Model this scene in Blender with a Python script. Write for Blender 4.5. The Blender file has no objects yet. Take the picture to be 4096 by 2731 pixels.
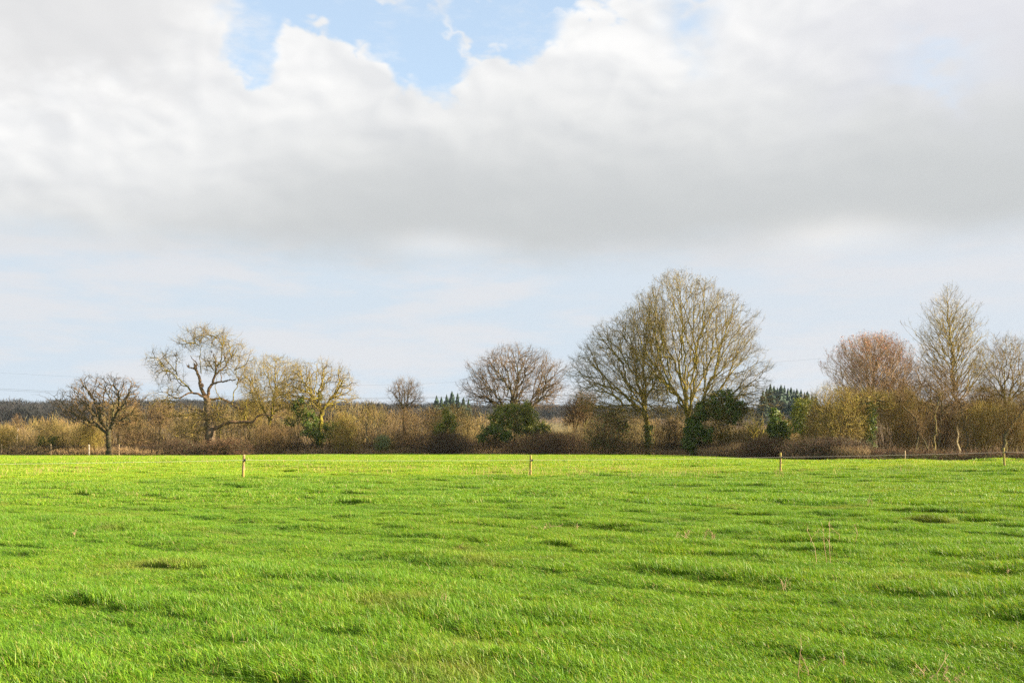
import bpy, math, random
import numpy as np

rng = np.random.default_rng(7)
random.seed(7)
sc = bpy.context.scene
COL = sc.collection
F, HZ, EYE = 995.0, 444.0, 1.65          # focal length and horizon row for a 1024 px wide frame, eye height

# ------------------------------------------------------------------ camera
cam = bpy.data.cameras.new('camera')
cam.sensor_width = 36.0
cam.lens = 36.0 * F / 1024.0
cam.shift_y = (HZ - 341.0) / 1024.0
cam.clip_start = 0.1
cam.clip_end = 20000
co = bpy.data.objects.new('camera', cam)
co.location = (0, 0, EYE)
co.rotation_euler = (math.radians(90), 0, 0)
COL.objects.link(co)
sc.camera = co

# ------------------------------------------------------------------ light, exposure
EXPO = 2.0
SUN_EL, SUN_AZ = math.radians(19.5), math.radians(96)      # azimuth measured from +Y (view) towards +X (right)
sc.view_settings.view_transform = 'Standard'
sc.view_settings.look = 'None'
sc.view_settings.exposure = EXPO
sc.view_settings.gamma = 1
sc.view_settings.use_curve_mapping = False
sc.cycles.use_denoising = False
sc.cycles.max_bounces = 4
sc.cycles.diffuse_bounces = 3
sc.cycles.glossy_bounces = 2
sc.cycles.use_adaptive_sampling = False
sc.cycles.transparent_max_bounces = 8
sc.cycles.volume_bounces = 1
sc.cycles.sample_clamp_indirect = 6

sun = bpy.data.lights.new('sun', 'SUN')
sun.energy = 5.0
sun.angle = math.radians(0.53)
sun.color = (1.0, 0.85, 0.62)
so = bpy.data.objects.new('sun', sun)
sd = (math.cos(SUN_EL) * math.sin(SUN_AZ), math.cos(SUN_EL) * math.cos(SUN_AZ), math.sin(SUN_EL))
from mathutils import Vector
so.rotation_euler = Vector(sd).to_track_quat('Z', 'Y').to_euler()
so.location = (60, -20, 60)
COL.objects.link(so)


class NT:
    """small helper for wiring math nodes"""
    def __init__(self, tree):
        self.t = tree

    def n(self, kind, **kw):
        nd = self.t.nodes.new(kind)
        for k, v in kw.items():
            setattr(nd, k, v)
        return nd

    def put(self, sock, v):
        if isinstance(v, bpy.types.NodeSocket):
            self.t.links.new(v, sock)
        elif v is not None:
            sock.default_value = v

    def m(self, op, a, b=None, c=None, clamp=False):
        nd = self.n('ShaderNodeMath', operation=op, use_clamp=clamp)
        self.put(nd.inputs[0], a)
        self.put(nd.inputs[1], b)
        if c is not None:
            self.put(nd.inputs[2], c)
        return nd.outputs[0]

    def add(self, *a):
        r = a[0]
        for x in a[1:]:
            r = self.m('ADD', r, x)
        return r

    def mul(self, *a):
        r = a[0]
        for x in a[1:]:
            r = self.m('MULTIPLY', r, x)
        return r

    def sub(self, a, b):
        return self.m('SUBTRACT', a, b)

    def smooth(self, x, a, b, lo=0.0, hi=1.0):
        nd = self.n('ShaderNodeMapRange', interpolation_type='SMOOTHSTEP')
        self.put(nd.inputs['Value'], x)
        for k, v in (('From Min', a), ('From Max', b), ('To Min', lo), ('To Max', hi)):
            self.put(nd.inputs[k], v)
        return nd.outputs[0]

    def noise(self, vec, scale, detail=4, rough=0.55, lac=2.0, dist=0.0):
        nd = self.n('ShaderNodeTexNoise')
        self.put(nd.inputs['Vector'], vec)
        for k, v in (('Scale', scale), ('Detail', detail), ('Roughness', rough), ('Lacunarity', lac), ('Distortion', dist)):
            self.put(nd.inputs[k], v)
        return nd.outputs[0]

    def mapping(self, vec, loc=(0, 0, 0), scale=(1, 1, 1)):
        nd = self.n('ShaderNodeMapping')
        self.put(nd.inputs['Vector'], vec)
        nd.inputs['Location'].default_value = loc
        nd.inputs['Scale'].default_value = scale
        return nd.outputs[0]

    def mix(self, f, a, b, mode='MIX'):
        nd = self.n('ShaderNodeMix', data_type='RGBA', blend_type=mode)
        self.put(nd.inputs[0], f)
        for s, v in ((nd.inputs[6], a), (nd.inputs[7], b)):
            if isinstance(v, (tuple, list)):
                v = (*v[:3], 1.0)
            self.put(s, v)
        return nd.outputs[2]


def lin(r, g, b):
    f = lambda c: c / 12.92 / 255 if c <= 10 else ((c / 255 + 0.055) / 1.055) ** 2.4
    return (f(r), f(g), f(b))


# ------------------------------------------------------------------ sky: Nishita blue behind a broken cumulus deck, all by direction
world = bpy.data.worlds.new('World')
sc.world = world
world.use_nodes = True
wt = world.node_tree
wt.nodes.clear()
W = NT(wt)
sky = W.n('ShaderNodeTexSky', sky_type='NISHITA')
sky.sun_disc = False
sky.sun_elevation = SUN_EL
sky.sun_rotation = SUN_AZ
sky.air_density = 1.0
sky.dust_density = 0.6
sky.ozone_density = 1.5
dir0 = W.n('ShaderNodeTexCoord').outputs['Generated']
sep = W.n('ShaderNodeSeparateXYZ')
wt.links.new(dir0, sep.inputs[0])
rotn = W.n('ShaderNodeMapping')                      # turn the noise lattice off the view axes
flat = W.mapping(dir0, (0, 0, 0), (1, 1, 1.7))
wt.links.new(flat, rotn.inputs['Vector'])
rotn.inputs['Rotation'].default_value = (0.61, 0.47, 1.13)
dirv = rotn.outputs[0]


def billow(vec, scale, octaves=4):
    """rounded bumps with creases between them"""
    r = None
    for k in range(octaves):
        n = W.noise(W.mapping(vec, (k * 1.7, k * 0.9, k * 2.3)), scale * 2.1 ** k, 0, 0.5)
        b = W.mul(W.m('ABSOLUTE', W.sub(W.mul(n, 2.0), 1.0)), 0.55 ** k)
        r = b if r is None else W.add(r, b)
    return r


az0 = W.m('ARCTAN2', sep.outputs[0], sep.outputs[1])
el0 = W.m('ARCSINE', sep.outputs[2])
ES = 2.0 ** EXPO


def sk(px, py):
    u, v = (px - 512) / F, (HZ - py) / F
    a = math.atan(u)
    return a, math.atan(v * math.cos(a))


nA = W.noise(dirv, 7.0, 4, 0.6)
nB = W.noise(W.mapping(dirv, (3.1, 1.7, 9.2)), 7.0, 4, 0.6)
nS = W.noise(W.mapping(dirv, (1.3, 5.2, 2.2)), 34.0, 4, 0.62)
bil = billow(dirv, 10.0)
az = W.add(az0, W.mul(W.sub(nA, 0.5), 0.07), W.mul(W.sub(nS, 0.5), 0.020))
el = W.add(el0, W.mul(W.sub(nB, 0.5), 0.05), W.mul(W.sub(nS, 0.5), 0.022), W.mul(W.sub(bil, 0.50), -0.055))


def ell(px, py, rx, ry, a=az, e=el):
    ca, ce = sk(px, py)
    x = W.mul(W.sub(a, ca), F / rx)
    y = W.mul(W.sub(e, ce), F / ry)
    return W.m('SQRT', W.add(W.mul(x, x), W.mul(y, y)))


def blob(px, py, rx, ry, a=az, e=el):
    d = ell(px, py, rx, ry, a, e)
    return W.m('EXPONENT', W.mul(W.mul(d, d), -1.0))


# gaps of blue
gaps = [(252, 33, 26, 46), (300, 1, 80, 34), (350, 11, 60, 34), (408, 29, 50, 44), (440, 55, 36, 30), (500, 5, 66, 30), (600, -41, 130, 36)]
D = None
for g in gaps:
    d = ell(*g)
    D = d if D is None else W.m('MINIMUM', D, d)
gap = W.smooth(D, 0.68, 1.12, 1.0, 0.0)
# thin veils across the gap
veil = W.smooth(W.noise(W.mapping(dir0, (0.3, 0.7, 4), (1, 1, 2.6)), 9.0, 6, 0.62), 0.46, 0.74)
gap = W.mul(gap, W.sub(1.0, W.mul(veil, 0.75)))
# broken cloud over the rest of the dome
far = W.smooth(W.m('MAXIMUM', W.sub(W.m('ABSOLUTE', az0), 0.42), W.sub(el0, 0.40)), 0.10, 0.35)
gap2 = W.mul(W.smooth(W.noise(dirv, 2.6, 6, 0.6), 0.50, 0.60), far, W.smooth(el0, 0.16, 0.28))
gap = W.m('MAXIMUM', gap, gap2)
gap = W.m('MAXIMUM', gap, W.mul(blob(936, 62, 34, 14), 0.35))
gap = W.m('MAXIMUM', gap, W.mul(blob(692, 14, 20, 26), 0.75))

# deck shading: grey flat base, sunlit tops
lowf = W.sub(W.noise(W.mapping(dir0, (7.3, 2.1, 1.4), (1, 1, 1.8)), 3.2, 3, 0.5), 0.5)
leftlift = W.add(W.smooth(az0, -0.5, -0.08, 0.095, 0.0), W.smooth(az0, 0.15, 0.45, 0.0, -0.035))
h = W.add(el0, W.mul(lowf, 0.10), W.mul(W.sub(nB, 0.5), 0.05), leftlift)
t = W.smooth(h, 0.200, 0.400)
cl = W.mix(t, tuple(x for x in lin(207, 210, 211)), lin(249, 249, 249))
# billow relief: difference of density towards the sun
sv = rotn.inputs['Rotation'].default_value
from mathutils import Euler
off = Vector((0.010, 0.0, 0.014))
off.rotate(Euler(tuple(sv)))
dsh = W.mapping(dirv, tuple(off))
relief = W.add(W.mul(W.sub(W.noise(dsh, 9.0, 4, 0.6), W.noise(dirv, 9.0, 4, 0.6)), 0.8), W.mul(W.sub(billow(dsh, 7.0, 3), billow(dirv, 7.0, 3)), 0.9))
relief = W.mul(relief, W.add(W.mul(t, 0.9), 0.10))
cl = W.mix(W.m('MULTIPLY_ADD', relief, 1.9, 0.5, clamp=True), W.mix(1.0, cl, (0.88, 0.89, 0.905), 'MULTIPLY'), W.mix(1.0, cl, (1.06, 1.055, 1.045), 'MULTIPLY'))
# shaded cloud masses
cl = W.mix(W.mul(W.smooth(ell(70, 8, 130, 70), 0.45, 1.35, 1.0, 0.0), 0.75), cl, lin(225, 225, 226))
cl = W.mix(W.mul(blob(960, 20, 150, 60), 0.75), cl, lin(223, 224, 232))
# light patches in the base
cl = W.mix(W.mul(blob(440, 248, 52, 13, W.add(az0, W.mul(W.sub(nA, .5), .05)), W.add(el0, W.mul(W.sub(nB, .5), .02))), 0.85), cl, lin(237, 235, 233))
cl = W.mix(W.mul(blob(835, 243, 62, 22, W.add(az0, W.mul(W.sub(nA, .5), .05)), W.add(el0, W.mul(W.sub(nB, .5), .02))), 0.95), cl, lin(244, 242, 239))
# pale band under the deck
str1 = W.noise(W.mapping(dir0, (2.2, 3.4, 1.7), (1, 1, 4.2)), 5.0, 5, 0.55)
str2 = W.noise(W.mapping(dir0, (5.2, 1.4, 3.7), (1, 1, 5.0)), 13.0, 6, 0.62)
band = W.mix(W.smooth(W.add(W.mul(str1, 0.6), W.mul(str2, 0.4)), 0.42, 0.60), lin(213, 226, 238), lin(226, 229, 234))
wash = W.mul(W.smooth(el0, 0.03, 0.16), W.smooth(az0, -0.1, 0.5, 0.0, 0.55))
band = W.mix(wash, band, lin(226, 228, 233))
elb = W.add(el0, W.mul(W.sub(nA, 0.5), 0.045), W.mul(W.sub(nS, 0.5), 0.012), W.mul(lowf, 0.03))
deck = W.smooth(elb, 0.163, 0.215)
cloud = W.mix(deck, band, cl)
cloud = W.mix(1.0, cloud, (1 / ES, 1 / ES, 1 / ES), 'MULTIPLY')
bluesky = W.mix(1.0, sky.outputs[0], (0.104, 0.099, 0.091), 'MULTIPLY')
bluesky = W.mix(0.60, bluesky, (0.58 / ES, 0.69 / ES, 0.82 / ES))
col = W.mix(gap, cloud, bluesky)
bg = W.n('ShaderNodeBackground')
wt.links.new(col, bg.inputs['Color'])
bg.inputs['Strength'].default_value = 1.0
wo = W.n('ShaderNodeOutputWorld')
wt.links.new(bg.outputs[0], wo.inputs['Surface'])


# ------------------------------------------------------------------ helpers
def W3(px, py, d):
    """point in the place that is d metres off and appears at a photo pixel"""
    return np.array([(px - 512) / F * d, d, EYE + (HZ - py) / F * d])


def _hash(i, j, s):
    n = (i.astype(np.int64) * 374761393 + j.astype(np.int64) * 668265263 + s * 144665) & 0x7fffffff
    n = (n ^ (n >> 13)) * 1274126177 & 0x7fffffff
    return ((n ^ (n >> 16)) & 0xffff) / 65535.0


def vnoise(x, y, s=0):
    x, y = np.asarray(x, float), np.asarray(y, float)
    i, j = np.floor(x), np.floor(y)
    fx, fy = x - i, y - j
    fx, fy = fx * fx * (3 - 2 * fx), fy * fy * (3 - 2 * fy)
    a, b, c, d = _hash(i, j, s), _hash(i + 1, j, s), _hash(i, j + 1, s), _hash(i + 1, j + 1, s)
    return (a * (1 - fx) + b * fx) * (1 - fy) + (c * (1 - fx) + d * fx) * fy


def fbm(x, y, s=0, o=3):
    r, a, t = 0, 1.0, 0
    for k in range(o):
        r = r + a * vnoise(x * 2 ** k, y * 2 ** k, s + k)
        t += a
        a *= 0.5
    return r / t


def sstep(a, b, x):
    t = np.clip((np.asarray(x, float) - a) / (b - a), 0, 1)
    return t * t * (3 - 2 * t)


def tussock(x, y):
    """bumpy pasture: 0..1, ridges drawn out along a slight diagonal"""
    c, s = math.cos(math.radians(33)), math.sin(math.radians(33))
    u, v = x * c - y * s, x * s + y * c
    a = fbm(u / 4.2, v / 0.85, 11, 3)
    b = fbm(u / 0.8, v / 0.42, 31, 2)
    c2 = fbm(u / 7.0, v / 3.5, 47, 2)
    return np.clip(0.50 * a + 0.28 * b + 0.22 * c2, 0, 1)


EDGE_PX = [(-400, 176), (-100, 174), (0, 170), (150, 170), (300, 172), (500, 172), (620, 166), (700, 152), (780, 138), (850, 119), (900, 111), (1024, 107), (1150, 105), (1500, 100)]
EDGE = np.array([((p - 512) / F * d, d) for p, d in EDGE_PX])


def edge_y(x):
    return np.interp(x, EDGE[:, 0], EDGE[:, 1])


def gz(x, y, fine=True):
    x, y = np.asarray(x, float), np.asarray(y, float)
    z = sstep(85, 160, y) * (0.04 - 0.22 * (1 - sstep(-70, -15, x))) * (1 - sstep(15, 45, x))
    z = z + 0.42 * np.exp(-((x - 32) / 14) ** 2 - ((y - 60) / 25) ** 2)
    z = z + 0.10 * (fbm(x / 14, y / 14, 3, 2) - 0.5) * sstep(2, 20, y)
    bank = sstep(25, 45, x) * sstep(2, 12, y - edge_y(x))
    z = z + 0.75 * bank
    z = z - 0.38 * sstep(75, 105, y) * sstep(15, 45, x)
    ridge = 23 + 7 * (fbm(x / 260, y / 900, 5, 3) - 0.5) * 2 - 7 * (1 - sstep(-520, -380, x))
    z = z + ridge * sstep(330, 1080, y) * (1 - 0.7 * sstep(1200, 2600, y))
    z = z + 7.5 * sstep(185, 420, y)
    if fine:
        k = 1 - sstep(60, 120, y)
        z = z + k * (0.30 * (tussock(x, y) - 0.5))
    return z


def g1(x, y):
    return float(gz(np.array([x]), np.array([y]))[0])


def mesh(name, v, faces, attrs=None):
    """v (N,3); faces: list of int arrays (M,3) or (M,4)"""
    me = bpy.data.meshes.new(name)
    faces = [f for f in faces if len(f)]
    nl = sum(f.size for f in faces)
    npoly = sum(len(f) for f in faces)
    me.vertices.add(len(v))
    me.vertices.foreach_set('co', np.ascontiguousarray(v, np.float32).ravel())
    me.loops.add(nl)
    me.loops.foreach_set('vertex_index', np.concatenate([f.ravel() for f in faces]).astype(np.int32))
    me.polygons.add(npoly)
    tot = np.concatenate([np.full(len(f), f.shape[1]) for f in faces]).astype(np.int32)
    st = np.concatenate([[0], np.cumsum(tot)[:-1]]).astype(np.int32)
    me.polygons.foreach_set('loop_start', st)
    me.polygons.foreach_set('loop_total', tot)
    me.update(calc_edges=True)
    return me


def obj(name, me, mat=None, parent=None, loc=(0, 0, 0), smooth=False):
    o = bpy.data.objects.new(name, me)
    if mat is not None and me is not None:
        me.materials.append(mat)
    if smooth:
        me.polygons.foreach_set('use_smooth', np.ones(len(me.polygons), bool))
    o.location = loc
    COL.objects.link(o)
    if parent is not None:
        o.parent = parent
    return o


def tag(o, label, cat=None, group=None, kind=None):
    o['label'] = label
    if cat:
        o['category'] = cat
    if group:
        o['group'] = group
    if kind:
        o['kind'] = kind
    return o


def thing(name, label, cat, loc, group=None):
    o = obj(name, None, loc=tuple(float(c) for c in loc))
    return tag(o, label, cat, group)


class Acc:
    """collects vertices and faces"""
    def __init__(self):
        self.v, self.f3, self.f4, self.n = [], [], [], 0

    def put(self, v, f3=None, f4=None):
        if len(v) == 0:
            return
        self.v.append(v)
        if f3 is not None and len(f3):
            self.f3.append(f3 + self.n)
        if f4 is not None and len(f4):
            self.f4.append(f4 + self.n)
        self.n += len(v)

    def build(self, name, mat, parent=None, loc=(0, 0, 0), smooth=False):
        v = np.concatenate(self.v) - np.asarray(loc)
        fs = [np.concatenate(a) for a in (self.f3, self.f4) if a]
        return obj(name, mesh(name, v, fs), mat, parent, loc if parent is None else (0, 0, 0), smooth)


def unit(v):
    return v / np.maximum(np.linalg.norm(v, axis=-1, keepdims=True), 1e-9)


def tubes(acc, P, R, sides):
    """P (M,K,3) centre lines, R (M,K) radii -> tapered tubes"""
    P, R = np.asarray(P, float), np.asarray(R, float)
    M, K = R.shape
    if M == 0:
        return
    T = unit(np.gradient(P, axis=1))
    ch = unit(P[:, -1] - P[:, 0])
    ref = np.where(np.abs(ch[:, 2:3]) > 0.8, np.array([[1.0, 0, 0]]), np.array([[0, 0, 1.0]]))
    u = unit(np.cross(T, ref[:, None, :]))
    w = np.cross(T, u)
    a = np.arange(sides) * 2 * math.pi / sides
    ring = u[:, :, None] * np.cos(a)[:, None] + w[:, :, None] * np.sin(a)[:, None]
    V = P[:, :, None] + ring * R[:, :, None, None]
    V = V.reshape(-1, 3)
    m, k, s = np.meshgrid(np.arange(M), np.arange(K - 1), np.arange(sides), indexing='ij')
    b = (m * K + k) * sides
    s2 = (s + 1) % sides
    q = np.stack([b + s, b + s2, b + sides + s2, b + sides + s], -1).reshape(-1, 4)
    acc.put(V, None, q)


def ribbons(acc, P, Wd, r):
    """flat bent strips; P (M,K,3), Wd (M,K) width; random facing"""
    M, K = Wd.shape
    if M == 0:
        return
    T = unit(np.gradient(P, axis=1))
    sdir = unit(np.cross(T.mean(1), r.normal(size=(M, 3))))
    L = P - sdir[:, None] * Wd[..., None] * 0.5
    Rr = P + sdir[:, None] * Wd[..., None] * 0.5
    V = np.stack([L, Rr], 2).reshape(-1, 3)
    m, k = np.meshgrid(np.arange(M), np.arange(K - 1), indexing='ij')
    b = (m * K + k) * 2
    q = np.stack([b, b + 1, b + 3, b + 2], -1).reshape(-1, 4)
    acc.put(V, None, q)


def leaves(acc, C, N, size, r, asp=0.75):
    """small bent quads at C facing N"""
    M = len(C)
    N = unit(N + r.normal(size=(M, 3)) * 0.55)
    u = unit(np.cross(N, r.normal(size=(M, 3))))
    w = np.cross(N, u)
    s = size[:, None]
    V = np.stack([C - u * s, C + w * s * asp, C + u * s, C - w * s * asp], 1).reshape(-1, 3)
    acc.put(V, None, np.arange(M * 4).reshape(-1, 4))


# ------------------------------------------------------------------ materials
def material(name, cols, scale=1.0, rough=0.9, spec=0.2, translucent=0.0, bump=0.0, zmoss=None, tcol=None, vscale=(1, 1, 1), rnd=0.0):
    """cols: list of colours mixed by noise over position"""
    m = bpy.data.materials.new(name)
    m.use_nodes = True
    t = m.node_tree
    t.nodes.clear()
    N = NT(t)
    pos = N.n('ShaderNodeNewGeometry').outputs['Position']
    pv = N.mapping(pos, (0, 0, 0), vscale)
    c = cols[0]
    for k, cc in enumerate(cols[1:]):
        f = N.smooth(N.noise(N.mapping(pv, (k * 13.7, k * 3.1, k * 7.7)), scale * (1 + 0.7 * k), 5, 0.6), 0.42, 0.60)
        c = N.mix(f, c, cc)
    if zmoss:
        pass
    if rnd:
        oi = N.n('ShaderNodeObjectInfo').outputs['Random']
        v = N.m('MULTIPLY_ADD', oi, rnd, 1 - rnd / 2)
        hs = N.n('ShaderNodeHueSaturation')
        N.put(hs.inputs['Value'], v)
        N.put(hs.inputs['Color'], c if not isinstance(c, tuple) else (*c, 1))
        c = hs.outputs[0]
    bs = N.n('ShaderNodeBsdfPrincipled')
    N.put(bs.inputs['Base Color'], c if not isinstance(c, tuple) else (*c, 1))
    bs.inputs['Roughness'].default_value = rough
    bs.inputs['Specular IOR Level'].default_value = spec
    if bump:
        bp = N.n('ShaderNodeBump')
        bp.inputs['Strength'].default_value = bump
        bp.inputs['Distance'].default_value = 0.05
        N.put(bp.inputs['Height'], N.noise(pv, scale * 6, 6, 0.65))
        t.links.new(bp.outputs[0], bs.inputs['Normal'])
    out = bs.outputs[0]
    if translucent:
        tr = N.n('ShaderNodeBsdfTranslucent')
        N.put(tr.inputs['Color'], (N.mix(1.0, c, tcol, 'MULTIPLY') if tcol else (c if not isinstance(c, tuple) else (*c, 1))))
        mx = N.n('ShaderNodeMixShader')
        mx.inputs[0].default_value = translucent
        t.links.new(out, mx.inputs[1])
        t.links.new(tr.outputs[0], mx.inputs[2])
        out = mx.outputs[0]
    o = N.n('ShaderNodeOutputMaterial')
    t.links.new(out, o.inputs['Surface'])
    return m


MAT = {}
B_ = lambda n, *a, **k: MAT.__setitem__(n, material(n, *a, **k))
B_('oak_bark', [(0.100, 0.074, 0.035), (0.161, 0.122, 0.052), (0.143, 0.131, 0.029)], 1.6, bump=0.6)
B_('mossy_bark', [(0.143, 0.098, 0.025), (0.229, 0.173, 0.029), (0.217, 0.188, 0.021)], 1.4, bump=0.6)
B_('dark_bark', [(0.066, 0.050, 0.032), (0.090, 0.070, 0.040), (0.080, 0.075, 0.025)], 1.6, bump=0.6)
B_('pair_twig', [(0.192, 0.144, 0.044), (0.141, 0.098, 0.036), (0.211, 0.171, 0.046)], 0.7)
B_('dark_oak_twig', [(0.126, 0.090, 0.046), (0.096, 0.069, 0.038), (0.156, 0.101, 0.052)], 0.7)
B_('old_bark', [(0.119, 0.082, 0.050), (0.072, 0.053, 0.032), (0.170, 0.123, 0.072)], 2.2, bump=0.9, vscale=(1, 1, 0.25))
B_('dead_wood', [(0.132, 0.076, 0.042), (0.085, 0.056, 0.032), (0.187, 0.116, 0.063)], 2.0, bump=0.7)
B_('lichen_twig', [(0.196, 0.150, 0.039), (0.246, 0.193, 0.041), (0.139, 0.093, 0.031)], 0.8)
B_('olive_twig', [(0.234, 0.164, 0.042), (0.180, 0.113, 0.031), (0.255, 0.208, 0.042)], 0.7)
B_('brown_twig', [(0.161, 0.100, 0.043), (0.209, 0.135, 0.055), (0.124, 0.083, 0.035)], 0.7)
B_('russet_twig', [(0.164, 0.098, 0.047), (0.131, 0.088, 0.041), (0.184, 0.128, 0.055)], 0.7)
B_('tan_twig', [(0.274, 0.188, 0.064), (0.223, 0.148, 0.056), (0.248, 0.200, 0.056)], 0.5)
B_('willow_twig', [(0.225, 0.142, 0.036), (0.171, 0.107, 0.031), (0.194, 0.154, 0.036)], 0.6)
B_('dark_twig', [(0.081, 0.050, 0.029), (0.058, 0.042, 0.023), (0.099, 0.062, 0.035)], 0.9)
B_('thicket_twig', [(0.151, 0.115, 0.044), (0.172, 0.157, 0.044), (0.060, 0.046, 0.025), (0.176, 0.117, 0.048)], 0.16)  # dark tone painted in patches for the shaded hollows between differently coloured shrubs
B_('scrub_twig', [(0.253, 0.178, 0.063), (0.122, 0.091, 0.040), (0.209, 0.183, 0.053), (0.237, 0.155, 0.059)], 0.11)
B_('pink_twig', [(0.433, 0.271, 0.156), (0.357, 0.251, 0.121), (0.459, 0.319, 0.176)], 0.6)
B_('red_bud', [(0.600, 0.253, 0.172), (0.480, 0.172, 0.115), (0.620, 0.368, 0.253)], 1.2)
B_('pale_bark', [(0.211, 0.180, 0.100), (0.149, 0.120, 0.065), (0.236, 0.192, 0.100)], 1.2, bump=0.4)
B_('birch_bark', [(0.62, 0.55, 0.48), (0.40, 0.33, 0.28)], 1.0)
B_('ivy_leaf', [(0.067, 0.112, 0.017), (0.045, 0.080, 0.013), (0.128, 0.159, 0.020)], 1.1, rough=0.5, spec=0.3, translucent=0.22, tcol=(1.6, 1.7, 0.6))
B_('ivy_leaf_light', [(0.132, 0.159, 0.022), (0.070, 0.109, 0.017), (0.232, 0.216, 0.034)], 0.8, rough=0.5, spec=0.3, translucent=0.25, tcol=(1.5, 1.6, 0.6))
B_('sage_leaf', [(0.20, 0.24, 0.11), (0.14, 0.19, 0.08)], 1.0, rough=0.7, translucent=0.2)
B_('bramble_cane', [(0.118, 0.063, 0.035), (0.080, 0.050, 0.027), (0.162, 0.095, 0.048)], 0.45)
B_('bramble_leaf', [(0.085, 0.085, 0.035), (0.15, 0.095, 0.05), (0.06, 0.075, 0.028)], 0.6, rough=0.6, translucent=0.2)
B_('dry_grass', [(0.414, 0.274, 0.136), (0.342, 0.207, 0.100), (0.450, 0.331, 0.172)], 1.5, translucent=0.25)
B_('dry_stalk', [(0.42, 0.30, 0.18), (0.26, 0.17, 0.10)], 3.0)
B_('conifer', [(0.024, 0.047, 0.031), (0.018, 0.036, 0.025), (0.036, 0.060, 0.036)], 0.3, rough=0.7)
B_('far_twig', [(0.036, 0.034, 0.036), (0.050, 0.045, 0.040), (0.028, 0.031, 0.032)], 0.05)
B_('post_wood', [(0.34, 0.23, 0.12), (0.16, 0.10, 0.06), (0.30, 0.26, 0.05)], 7.0, bump=0.7, vscale=(1, 1, 0.3))
B_('far_post_wood', [(0.36, 0.27, 0.17), (0.28, 0.20, 0.12)], 3.0, bump=0.4)
B_('black_plastic', [(0.02, 0.02, 0.02)], rough=0.5)
B_('white_rope', [(0.40, 0.38, 0.34)], rough=0.7)
B_('cable', [(0.096, 0.104, 0.116)], rough=0.6)
B_('white_paint', [(0.50, 0.45, 0.38), (0.36, 0.30, 0.24)], 6.0, rough=0.7)


# ------------------------------------------------------------------ ground: one sheet to the horizon
def ground_mesh():
    ys = [-6000, -900, -150, -30, -6, 0, 3]
    y = 4.0
    while y < 420:
        ys.append(y)
        y *= 1.015 if y < 70 else 1.025
    while y < 7000:
        ys.append(y)
        y *= 1.07
    ys = np.array(ys)
    u = np.linspace(-1, 1, 211)
    half = np.maximum(0.72 * np.abs(ys) + 5, 8)
    half = np.where(ys < 3.5, np.maximum(half, 8), half)
    xs = u[None, :] * half[:, None]
    wide = np.maximum(half * 3, 900)[:, None]
    xs = np.concatenate([-wide * 8, -wide, xs, wide, wide * 8], 1)
    Y = np.repeat(ys[:, None], xs.shape[1], 1)
    Z = gz(xs, Y)
    V = np.stack([xs, Y, Z], -1).reshape(-1, 3)
    n, m = xs.shape
    i, j = np.meshgrid(np.arange(n - 1), np.arange(m - 1), indexing='ij')
    b = i * m + j
    q = np.stack([b, b + 1, b + m + 1, b + m], -1).reshape(-1, 4)
    me = mesh('ground', V, [q])
    past = 1 - sstep(-0.5, 2.0, Y - edge_y(xs))          # pasture this side of the hedge
    past = np.maximum(past, sstep(3, 6, Y - edge_y(xs)) * sstep(30, 45, xs) * (1 - sstep(14, 26, Y - edge_y(xs))))
    hillfield = sstep(230, 300, Y) * (1 - sstep(600, 700, Y)) * sstep(-40, 0, xs) * (1 - sstep(60, 100, xs))
    for nm, a in (('pasture', past), ('hillfield', hillfield)):
        at = me.attributes.new(nm, 'FLOAT', 'POINT')
        at.data.foreach_set('value', np.ascontiguousarray(a, np.float32).ravel())
    return me


def ground_material():
    m = bpy.data.materials.new('ground')
    m.use_nodes = True
    t = m.node_tree
    t.nodes.clear()
    N = NT(t)
    pos = N.n('ShaderNodeNewGeometry').outputs['Position']
    n1 = N.noise(pos, 0.35, 5, 0.6)
    n2 = N.noise(pos, 3.0, 5, 0.65)
    grass = N.mix(N.smooth(n1, 0.4, 0.62), (0.075, 0.135, 0.020), (0.115, 0.175, 0.026))
    grass = N.mix(N.smooth(n2, 0.5, 0.8), grass, (0.085, 0.080, 0.030))
    litter = N.mix(N.smooth(n2, 0.35, 0.65), (0.10, 0.07, 0.045), (0.18, 0.125, 0.075))
    field = N.mix(N.smooth(n1, 0.35, 0.65), (0.17, 0.135, 0.06), (0.14, 0.12, 0.05))
    a1 = N.n('ShaderNodeAttribute', attribute_name='pasture').outputs['Fac']
    a2 = N.n('ShaderNodeAttribute', attribute_name='hillfield').outputs['Fac']
    c = N.mix(a1, N.mix(a2, litter, field), grass)
    bs = N.n('ShaderNodeBsdfPrincipled')
    N.put(bs.inputs['Base Color'], c)
    bs.inputs['Roughness'].default_value = 0.95
    bs.inputs['Specular IOR Level'].default_value = 0.1
    bp = N.n('ShaderNodeBump')
    bp.inputs['Strength'].default_value = 0.6
    bp.inputs['Distance'].default_value = 0.06
    N.put(bp.inputs['Height'], n2)
    t.links.new(bp.outputs[0], bs.inputs['Normal'])
    o = N.n('ShaderNodeOutputMaterial')
    t.links.new(bs.outputs[0], o.inputs['Surface'])
    return m


gro = obj('ground', ground_mesh(), ground_material(), smooth=True)
tag(gro, 'gently bumpy pasture ground running under the hedgerow to the far hills', 'ground', kind='structure')


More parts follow.
